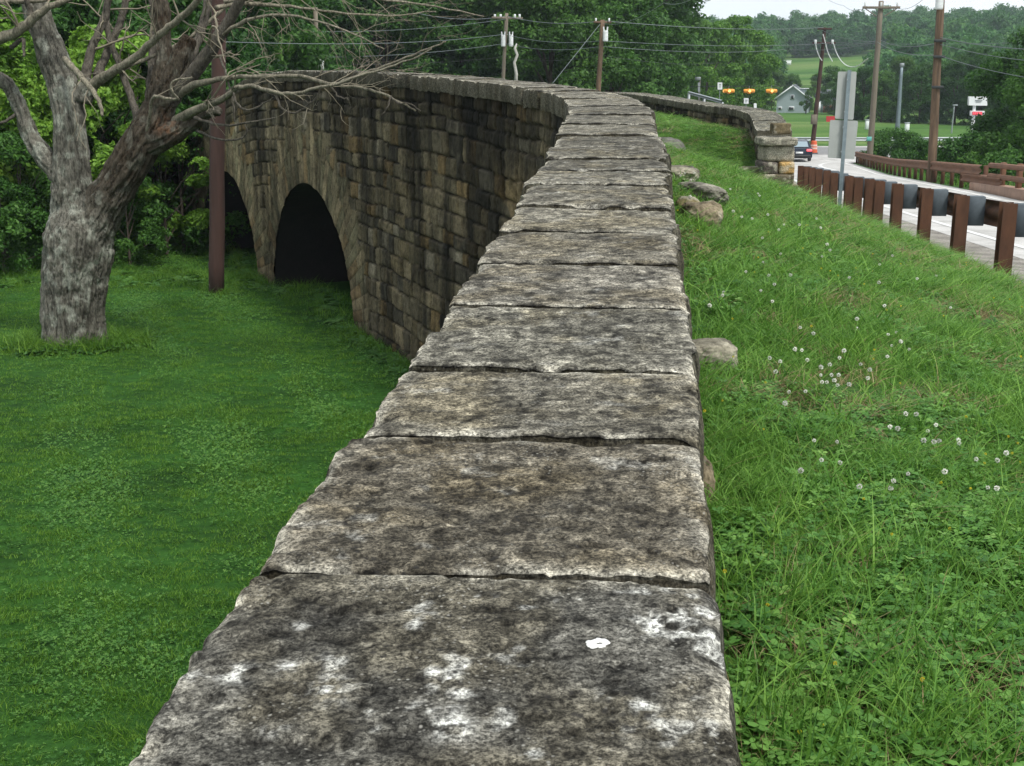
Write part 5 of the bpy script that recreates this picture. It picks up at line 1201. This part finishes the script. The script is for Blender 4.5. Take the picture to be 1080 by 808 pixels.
limbs = [
 [(178, 108, -.2, 9), (190, 92, -.3, 8), (205, 76, -.4, 7.5), (219, 58, -.5, 7), (230, 40, -.6, 6.5), (243, 20, -.7, 5.5), (256, -4, -.8, 5), (266, -40, -1, 4)],
 [(190, 98, -.3, 5), (205, 89, -.6, 3.6), (226, 84, -.9, 2.6), (258, 81, -1.2, 2.2), (295, 80, -1.5, 1.9), (322, 80, -1.7, 1.8), (342, 88, -1.9, 1.8), (362, 90, -2, 1.5), (388, 93, -2.1, 1.3), (412, 102, -2.2, 1.1), (438, 117, -2.3, .8)],
 [(186, 128, -.3, 6), (203, 117, -.7, 4.5), (222, 110, -1, 3.6), (240, 102, -1.3, 3), (250, 92, -1.5, 2.4), (268, 90, -1.8, 1.9), (288, 98, -2, 1.7), (312, 99, -2.2, 1.6), (335, 93, -2.4, 1.4), (362, 87, -2.6, 1.2), (392, 76, -2.8, 1.1), (420, 68, -3, .9), (455, 52, -3.2, .7)],
 [(352, 90, -2, 1.4), (380, 78, -2.2, 1.2), (410, 69, -2.3, 1.1), (440, 56, -2.5, .9), (470, 44, -2.7, .7)],
 [(148, 135, -.2, 5), (143, 118, .0, 4), (136, 97, .2, 3.8), (128, 72, .3, 3.5), (118, 50, .4, 3.2), (112, 28, .5, 3), (114, 5, .6, 2.8), (118, -30, .6, 2.4)],
 [(96, 94, 0, 6.5), (104, 84, -.1, 5), (122, 74, -.3, 4.5), (142, 62, -.5, 4), (158, 46, -.7, 3.6), (176, 30, -.9, 3.4), (192, 18, -1, 3.2), (206, 4, -1.2, 3), (218, -14, -1.4, 2.6)],
 [(97, 92, 0, 4), (112, 82, .1, 3), (134, 70, .2, 2.4), (155, 62, .3, 2), (180, 52, .4, 1.8), (214, 30, .6, 1.8), (240, 4, .8, 1.8), (262, -14, .9, 1.5)],
 [(90, 86, .1, 6), (92, 70, .2, 5), (97, 50, .3, 4.5), (106, 32, .4, 4), (112, 14, .5, 3.8), (116, -10, .5, 3.4)],
 [(102, 84, .2, 5.5), (108, 66, .4, 4.5), (117, 46, .6, 4), (125, 28, .7, 3.8), (132, 6, .8, 3.6), (137, -20, .9, 3)],
 [(157, 118, 0, 5), (158, 96, .3, 4.5), (160, 70, .5, 4), (161, 46, .6, 3.8), (163, 20, .7, 3.4), (158, -10, .8, 3)],
 [(196, 72, .1, 5), (206, 50, .3, 5), (214, 28, .4, 4.6), (219, 6, .5, 4.4), (222, -25, .6, 4)],
 [(-12, 44, -.3, 6), (4, 40, -.35, 5.4), (18, 34, -.4, 5), (33, 22, -.45, 4.8), (46, 10, -.5, 3.6), (62, 3, -.5, 3), (82, -4, -.5, 2.4)],
 [(34, 21, -.45, 3.4), (31, 10, -.45, 3), (27, -2, -.5, 2.6), (26, -20, -.5, 2)],
 [(-10, 2, -.2, 3), (15, 2, -.3, 2.6), (45, 1, -.3, 2), (70, -4, -.3, 1.5)],
 [(68, 62, -.3, 3.2), (78, 72, -.5, 3.2), (88, 84, -.7, 3), (98, 96, -.8, 2.6), (106, 108, -.9, 2.2), (108, 122, -1, 1.4)],
 [(150, 158, -.3, 2.2), (158, 124, -.5, 1.8), (160, 100, -.7, 1.6), (176, 104, -.8, 1.5), (192, 105, -.9, 1.3), (180, 98, -1, 1.2), (182, 84, -1, 1.1), (203, 82, -1.1, .9)],
 [(228, 8, .3, 2.6), (260, 3, .6, 2.2), (300, 6, .9, 1.7), (345, 12, 1.2, 1.3), (400, 18, 1.5, 1), (460, 12, 1.8, .7)],
 [(236, 2, .2, 2.4), (275, -4, .4, 2), (330, -8, .8, 1.6), (400, -2, 1.1, 1.3), (470, 8, 1.4, .9), (510, 18, 1.6, .6)],
 [(226, 44, -.6, 2.2), (255, 22, -.8, 1.8), (290, 14, -1.1, 1.4), (330, 20, -1.3, 1.1), (370, 34, -1.5, .8), (405, 52, -1.7, .6)],
 [(205, 124, -.8, 1.8), (222, 130, -1, 1.4), (245, 133, -1.2, 1.1), (268, 128, -1.4, .9), (290, 124, -1.5, .6)], [(208, 138, -.7, 1.4), (224, 146, -.9, 1.2), (246, 149, -1.1, 1), (262, 142, -1.2, .8), (258, 130, -1.2, .6)],
 [(246, 98, -1.6, 1.2), (250, 112, -1.7, 1.), (262, 117, -1.8, .9), (278, 110, -1.9, .8), (287, 103, -2, .5)], [(290, 99, -2, 1.2), (296, 114, -2.1, 1.), (308, 121, -2.2, .9), (322, 113, -2.2, .8), (334, 104, -2.3, .7), (338, 92, -2.3, .5)],
 [(232, 60, -.8, 1.2), (240, 82, -1, 1.), (246, 106, -1.1, .9), (247, 128, -1.1, .6)], [(412, 102, -2.2, 1), (420, 110, -2.3, .8), (432, 108, -2.3, .6), (444, 118, -2.4, .4)], [(412, 102, -2.2, 1), (410, 112, -2.3, .7), (402, 122, -2.3, .5)],
 [(350, 92, -2, 1), (356, 102, -2, .8), (368, 105, -2.1, .6)], [(20, 118, .1, 2.2), (8, 128, 0, 1.6), (-6, 132, 0, 1.2)], [(12, 50, -.3, 2.4), (26, 38, -.4, 2.2), (25, 60, -.5, 1.2)]]
rt = np.random.default_rng(5)
def grow(p, d, L_, r, depth):
    n = 6; P = [p]; dd = unit(d)
    for k in range(n):
        dd = unit(dd+rt.normal(size=3)*.20+np.array([0, 0, -.04 if depth else .03])); P.append(P[-1]+dd*L_/n)
    P = np.array(P); tw.tube(P, np.linspace(r*.75, r*.22, n+1), 4, cap=False)
    if depth > 0:
        for k in range(rt.integers(2, 4)):
            i = rt.integers(1, n); q = unit(P[i+1]-P[i]); s = unit(np.cross(q, rt.normal(size=3)))
            grow(P[i], q*.75+s*rt.uniform(.5, .9), L_*rt.uniform(.35, .65), r*.6, depth-1)
for li, l in enumerate(limbs):
    P, R = finer(l, 2); mb = MB(); mb.tube(P+rt.normal(size=P.shape)*.006, R, 9, jit=.04)
    tw = MB(); q = mb.build('limb', MAT['bark'], tree, smooth=True); nv = len(q.data.vertices); light_ = li in (1, 2, 3, 5, 6, 11, 13, 14, 15, 16, 17, 18)
    c = np.array([.22, .20, .15] if light_ else [.11, .098, .08]); a = q.data.color_attributes.new('col', 'FLOAT_COLOR', 'POINT')
    a.data.foreach_set('color', np.c_[np.tile(c, (nv, 1))*rt.uniform(.7, 1.25, (nv, 1)), np.ones(nv)].ravel())
    cnt = {1: 5, 2: 10, 3: 5, 16: 8, 17: 9, 18: 8, 0: 5, 4: 4, 5: 5, 6: 6, 7: 4, 8: 4, 9: 3, 10: 4, 11: 4}.get(li, 2 if li < 17 else 0)
    for k in range(cnt):
        i = int(rt.uniform(.3 if li not in (2, 16, 17, 18) else .15, .98)*(len(P)-2)); d = unit(P[i+1]-P[i]); s = unit(np.cross(d, rt.normal(size=3)))
        if li in (16, 17, 18): s = s+np.array([.35, 0, .0])
        if li == 2: s = s*.8+np.array([.5, -.1, -.35])
        grow(P[i], d*.7+s*.8, rt.uniform(.5, 1.5)*(1.15 if li in (16, 17) else .8), max(.006, R[i]*.42), 2 if li in (2, 16, 17, 18) else 1)
    if tw.v: tw.build('twigs', MAT['twig'], q); q.data.update()

# ------------------------------------------------------------------ grass, clover, weeds
MAT['grass'] = M_leaf('long_grass', G((.05, .13, .018), (.12, .28, .04), (.24, .44, .09)), .9, .4)
MAT['mown'] = M_leaf('mown_grass', G((.040, .120, .012), (.094, .222, .024), (.18, .34, .048)), .6, .35)
MAT['dry'] = M_leaf('dry_grass', G((.16, .12, .05), (.28, .22, .11), (.40, .34, .18)), 1.2, .3)
MAT['clover'] = M_leaf('clover_leaves', G((.05, .15, .025), (.10, .25, .045), (.18, .35, .08)), 1., .3)
MAT['mown_clover'] = M_leaf('lawn_clover', G((.04, .125, .018), (.08, .205, .034), (.14, .28, .06)), 1., .3)
MAT['weedleaf'] = M_leaf('weed_leaves', G((.035, .11, .025), (.065, .17, .04), (.11, .24, .06)), 1., .3)
def blades(r, n, rad, h0, h1, w0, lean=.5, seg=4, spread=0.):
    V = []; Fc = []; Tt = []
    for _ in range(n):
        a = r.uniform(0, 2*pi); d = rad*np.sqrt(r.random()); p = np.array([d*cos(a), d*sin(a), -.01]); h = r.uniform(h0, h1); b = r.uniform(0, 2*pi); dr = np.array([cos(b), sin(b)])
        w_ = w0*r.uniform(.6, 1.3); ln = lean*r.uniform(.2, 1.2); f = r.uniform(0, 2*pi); fx = np.array([cos(f), sin(f), 0])*w_*.5; k0 = len(V); t = r.random(); droop = r.uniform(0, .5)*lean
        for s in range(seg+1):
            u = s/seg; q = p+np.array([dr[0]*ln*h*u**1.8, dr[1]*ln*h*u**1.8, h*(u-droop*u**3)]); ww = (1-u**1.6)*.95+.05
            V += [q-fx*ww, q+fx*ww]; Tt += [t, t]
        for s in range(seg): Fc.append((k0+2*s, k0+2*s+1, k0+2*s+3, k0+2*s+2))
    return np.array(V), np.array(Fc), np.array(Tt)
def var(nm, mat, fn, k, *a, **kw):
    out = []
    for i in range(k):
        V, Fc, t = fn(np.random.default_rng(1000+i+len(nm)*7), *a, **kw); out.append(mesh('%s_%d' % (nm, i), V, Fc, mat, attr={'tint': t}))
    return out
def clov(r, n, rad, h, size):
    V = []; Fc = []; T_ = []
    for _ in range(n):
        a = r.uniform(0, 2*pi); d = rad*np.sqrt(r.random()); c = np.array([d*cos(a), d*sin(a), h*r.uniform(.5, 1.2)]); t = r.random(); tl = r.uniform(-.35, .35, 2); s = size*r.uniform(.7, 1.2); a0 = r.uniform(0, 6.3)
        for k in range(3):
            b = a0+k*2.094; k0 = len(V); dx, dy = cos(b), sin(b); ex, ey = -dy, dx
            for (u, v) in ((0, 0), (.45, -.42), (.95, -.32), (1.02, 0), (.95, .32), (.45, .42)):
                x, y = (dx*u+ex*v)*s, (dy*u+ey*v)*s; V.append(c+[x, y, tl[0]*x+tl[1]*y-.12*abs(v)*s+.1*u*s]); T_.append(t)
            Fc += [(k0, k0+1, k0+2, k0+3), (k0, k0+3, k0+4, k0+5)]
    return np.array(V), np.array(Fc), np.array(T_)
def rosette(r, n, L_, w_):
    V = []; Fc = []; T_ = []
    for i in range(n):
        b = 2*pi*i/n+r.uniform(-.3, .3); el = r.uniform(.3, 1.1); l = L_*r.uniform(.6, 1.15); k0 = len(V); t = r.random()
        for s in range(6):
            u = s/5; rr = l*u; z = l*(sin(el)*u-.55*u*u); ww = w_*(.25+.9*sin(pi*min(1, u*.95+.02))**.8)*(1+.2*sin(s*2.9)); x, y = cos(b)*rr*cos(el*.6), sin(b)*rr*cos(el*.6)
            V += [(x-sin(b)*-ww*.5, y-cos(b)*ww*.5, z+.01*ww), (x, y, z-.12*ww), (x+sin(b)*-ww*.5, y+cos(b)*ww*.5, z+.01*ww)]; T_ += [t]*3
        for s in range(5):
            for c in (0, 1): Fc.append((k0+3*s+c, k0+3*s+c+1, k0+3*s+4+c, k0+3*s+3+c))
    return np.array(V), np.array(Fc), np.array(T_)
# order inside each library is alphabetical, so the letter in front fixes the index
long_ = lib('bank_tufts', var('a_tuft', MAT['grass'], blades, 5, 26, .06, .06, .17, .0045, lean=.8)+var('b_tall', MAT['grass'], blades, 4, 20, .05, .09, .24, .0055, lean=.8)
            +var('c_dry', MAT['dry'], blades, 3, 18, .06, .04, .14, .0035, lean=1.1)+var('d_clover', MAT['clover'], clov, 4, 22, .09, .06, .017)+var('e_weed', MAT['weedleaf'], rosette, 4, 11, .13, .035))
r = np.random.default_rng(31)
def sample(x0, x1, y0, y1, dens):
    n = int((x1-x0)*(y1-y0)*dens); return np.c_[r.uniform(x0, x1, n), r.uniform(y0, y1, n)]
Pn = []
for y0, y1, x1, dn in ((-.6, .8, 3, 90), (.8, 2.6, 3.2, 820), (2.6, 4.5, 4.2, 600), (4.5, 8, 5.4, 360), (8, 14, 6.4, 170), (14, 24, 7.2, 105), (24, 36, 8.3, 75), (36, 60, 9, 48)):
    q = sample(-13 if y0 > 14 else -.3, x1, y0, y1, dn); m = y0 > 14
    xw = XW(np.minimum(q[:, 1], 37.4)); lo = xw+.37
    if y0 > 14: lo = np.where(q[:, 1] < 37, np.maximum(lo, XW(q[:, 1])+.4), -8)
    hi = np.interp(q[:, 1], rl_y, rl_x)-1.2+.5*fbm(p3(q[:, 0]*2, q[:, 1]*2), 2, 8); hi = np.where(q[:, 1] > 32.5, np.interp(q[:, 1], PIN_Y, PIN_X), hi)
    Pn.append(q[(q[:, 0] > lo) & (q[:, 0] < hi)])
P = np.concatenate(Pn); n = len(P); z = bank_z(P[:, 0], P[:, 1])+.05*(fbm(p3(P[:, 0]*1.6, P[:, 1]*1.6), 3, 3)-.5)*(P[:, 0] < 5)
g1 = fbm(p3(P[:, 0]*.9, P[:, 1]*.9), 4, 41); g2 = fbm(p3(P[:, 0]*2.3, P[:, 1]*2.3), 3, 42); g3 = fbm(p3(P[:, 0]*1.4+9, P[:, 1]*1.4), 3, 43); u = r.random(n)
idx = r.integers(0, 5, n); idx = np.where((g1 > .56) & (u < .35) | (u < .05), 5+r.integers(0, 4, n), idx)
nearwall = (P[:, 0]-XW(np.minimum(P[:, 1], 37))) < .75+.2*g1
idx = np.where((g2 > .575) & (u > .5) | (u > .945), 9+r.integers(0, 3, n), idx); idx = np.where((g3 > .52) & (u < .5) & (u > .1), 12+r.integers(0, 4, n), idx); idx = np.where((u > .90) & (u < .915+.012*(P[:, 1] < 6)), 16+r.integers(0, 4, n), idx)
keep = ~((g2 > .66) & (r.random(n) < .6)); 
d_ = P[:, 1]; s_ = r.uniform(.75, 1.25, n)*(1+.012*np.clip(d_-5, 0, 40)); sw = s_*(1+.09*np.clip(d_-3, 0, 30)); s_ = s_*np.interp(d_, [0, 3, 7, 14, 60], [1., .85, .6, .45, .6])
s_ = s_*(.75+.9*np.clip(g1-.3, 0, .5)); sw = np.where(idx > 11, s_*(1+.02*d_), sw)
k = keep; scatter('bank_grass', np.c_[P, z][k], np.c_[r.uniform(-.15, .15, (n, 2)), r.uniform(0, 6.28, n)][k], np.c_[sw, sw, s_][k], idx[k], long_)
# clover heads
def head(r_, h, R_):
    V = []; Fc = []; T_ = []
    for i in range(70):
        d = unit(r_.normal(size=3)+[0, 0, .3]); c = np.array([0, 0, h])+d*R_; a = unit(np.cross(d, r_.normal(size=3)))*R_*.38; b = d*R_*.55; k0 = len(V); V += [c-a, c-a*.3+b, c+a, c-b*.4]; T_ += [r_.random()]*4; Fc.append((k0, k0+1, k0+2, k0+3))
    return np.array(V), np.array(Fc), np.array(T_)
MAT['petal'] = M_leaf('white_petals', G((.66, .64, .55), (.80, .80, .74), (.84, .84, .80)), 1., .2)
MAT['yellow_petal'] = M_leaf('yellow_petals', G((.6, .55, .03), (.7, .62, .05), (.7, .62, .05)), 1., .2)
hl = lib('flower_heads', var('a_white', MAT['petal'], head, 3, .125, .0055)+var('b_yellow', MAT['yellow_petal'], head, 2, .09, .0032))
FP = [(865, 385, 26, 14), (880, 395, 14, 8), (985, 440, 30, 8), (930, 490, 30, 5), (880, 440, 40, 6), (1010, 470, 40, 6), (905, 350, 40, 8), (840, 255, 40, 12), (960, 330, 50, 8), (740, 180, 10, 8), (800, 210, 40, 14), (775, 300, 30, 7), (1050, 500, 20, 4), (950, 250, 50, 8)]
Q = []
for (px, py, sp_, k_) in FP:
    for _ in range(k_):
        a_, b_ = r.normal(px, sp_), r.normal(py, sp_*.55); lo_, hi_ = 1.2, 45.
        for _i in range(30):
            md = (lo_+hi_)/2; c = at(a_, b_, md)
            if c[2] > float(bank_z(c[0], md))+.15: lo_ = md
            else: hi_ = md
        c = at(a_, b_, lo_)
        if c[0] > XW(min(lo_, 37))+.5 and c[0] < np.interp(lo_, rl_y, rl_x)-.8: Q.append((c[0], lo_, float(bank_z(c[0], lo_))))
Q = np.array(Q); n = len(Q); yl = P[(P[:, 1] < 12) & (r.random(len(P)) < .01)]; yq = np.c_[yl, bank_z(yl[:, 0], yl[:, 1])]
allq = np.r_[Q, yq]; ii = np.r_[r.integers(0, 3, n), 3+r.integers(0, 2, len(yq))]; m_ = len(allq); s_ = r.uniform(.8, 1.2, m_)
sf = s_*np.r_[1+.03*np.clip(Q[:, 1]-4, 0, 20), np.ones(len(yq))]
scatter('clover_flowers', allq, np.c_[r.uniform(-.2, .2, (m_, 2)), r.uniform(0, 6, m_)], np.c_[sf, sf, s_], ii, hl)
# the mown lawn
low = lib('lawn_tufts', var('a_mown', MAT['mown'], blades, 5, 60, .13, .025, .06, .005, lean=.9, seg=2)+var('b_clover', MAT['mown_clover'], clov, 4, 16, .20, .042, .012)+var('c_tall', MAT['mown'], blades, 3, 30, .10, .08, .22, .006, lean=.8)
          +var('d_weed', MAT['weedleaf'], rosette, 3, 12, .16, .05))
Pn = []
for y0, y1, x0, dn in ((3.5, 6.5, -8, 30), (6.5, 10, -8, 130), (10, 16, -11, 75), (16, 34, -18, 42)):
    q = sample(x0, 1, y0, y1, dn); hi = XW(q[:, 1])-.3; Pn.append(q[q[:, 0] < hi])
P = np.concatenate(Pn); n = len(P); z = base_z(P[:, 0], P[:, 1]); u = r.random(n); g1 = fbm(p3(P[:, 0]*.45, P[:, 1]*.45), 4, 51); g2 = fbm(p3(P[:, 0]*1.6, P[:, 1]*1.6), 3, 52)
idx = r.integers(0, 5, n); idx = np.where((g1*.6+g2*.5 > .55) & (u < .6) | (u < .12), 5+r.integers(0, 4, n), idx)
s_ = r.uniform(.8, 1.2, n); sw = s_*(1+.02*P[:, 1]); 
scatter('lawn_grass', np.c_[P, z], np.c_[r.uniform(-.1, .1, (n, 2))+np.sign(np.sin((P[:, 0]*.93+P[:, 1]*.37)*pi/.8))[:, None]*np.array([.32, 0]), r.uniform(-.5, .5, n)], np.c_[sw, sw, s_*(.8+.5*g1)], idx, low)
# longer growth at the foot of the walls, the pole, the tree and along the back of the lawn
Q = []
for s0 in np.arange(S_OF(11), S_OF(36), .045):
    x, y, nx, ny, _t = wall_at(np.array([s0])); 
    inside = any(abs(s0-a_[0]) < a_[2]-.1 for a_ in arches)
    d = .33+abs(r.normal(0, .16))-(1.2*r.random() if inside else 0); Q.append((x[0]+nx[0]*d, y[0]+ny[0]*d))
b0 = at(78, 368, TY)
for _ in range(420):
    a_ = r.uniform(0, 6.28); d = .52+abs(r.normal(0, .2)); Q.append((b0[0]+1.3*cos(a_)*d, b0[1]+sin(a_)*d*.9))
for _ in range(700): Q.append((r.uniform(-14, -5.8), 27.4+r.normal(0, .6)))
for _ in range(60):
    a_ = r.uniform(0, 6.28); Q.append((r1_[0]+cos(a_)*.25, 25.2+sin(a_)*.25))
Q = np.array(Q); Q = Q[Q[:, 0] < XW(Q[:, 1])+.6]; n = len(Q)
scatter('wall_foot_weeds', np.c_[Q, base_z(Q[:, 0], Q[:, 1])], np.c_[r.uniform(-.2, .2, (n, 2)), r.uniform(0, 6.28, n)], np.repeat(r.uniform(.6, 1.5, (n, 1))*np.where(np.hypot(Q[:, 0]-b0[0], Q[:, 1]-b0[1]) < 2, 1.35, 1.)[:, None], 3, 1)*[1.3, 1.3, 1.], r.choice([9, 10, 11, 12, 13, 14, 5, 6], n, p=[.2, .2, .2, .12, .1, .08, .05, .05]), low)
# tufts behind the rusty posts and over the valley fields
Pn = []
q = np.c_[r.uniform(18, 95, 15000), r.uniform(112.8, 240, 15000)]; q2 = np.c_[r.uniform(12, 40, 3500), r.uniform(28, 90, 3500)]; q2 = q2[q2[:, 0] > np.interp(q2[:, 1], rr_y, rr_x)+.5]
Q = np.r_[q2]; n = len(Q)
scatter('verge_grass', np.c_[Q, bank_z(Q[:, 0], Q[:, 1])], np.c_[np.zeros((n, 2)), r.uniform(0, 6, n)], np.repeat(r.uniform(2., 4., (n, 1)), 3, 1), r.integers(0, 9, n), long_)

# ------------------------------------------------------------------ air
hz_m = bpy.data.materials.new('haze'); hz_m.use_nodes = True; nt = hz_m.node_tree; nt.nodes.clear(); ou = nt.nodes.new('ShaderNodeOutputMaterial'); pv = nt.nodes.new('ShaderNodeVolumePrincipled')
pv.inputs['Color'].default_value = (.80, .90, 1, 1); pv.inputs['Density'].default_value = HAZE; pv.inputs['Anisotropy'].default_value = .2; nt.links.new(pv.outputs[0], ou.inputs['Volume'])
mb = MB(); mb.box((50, 720, 17), (2000, 1640, 60)); o = mb.build('haze', hz_m); o['kind'] = 'stuff'
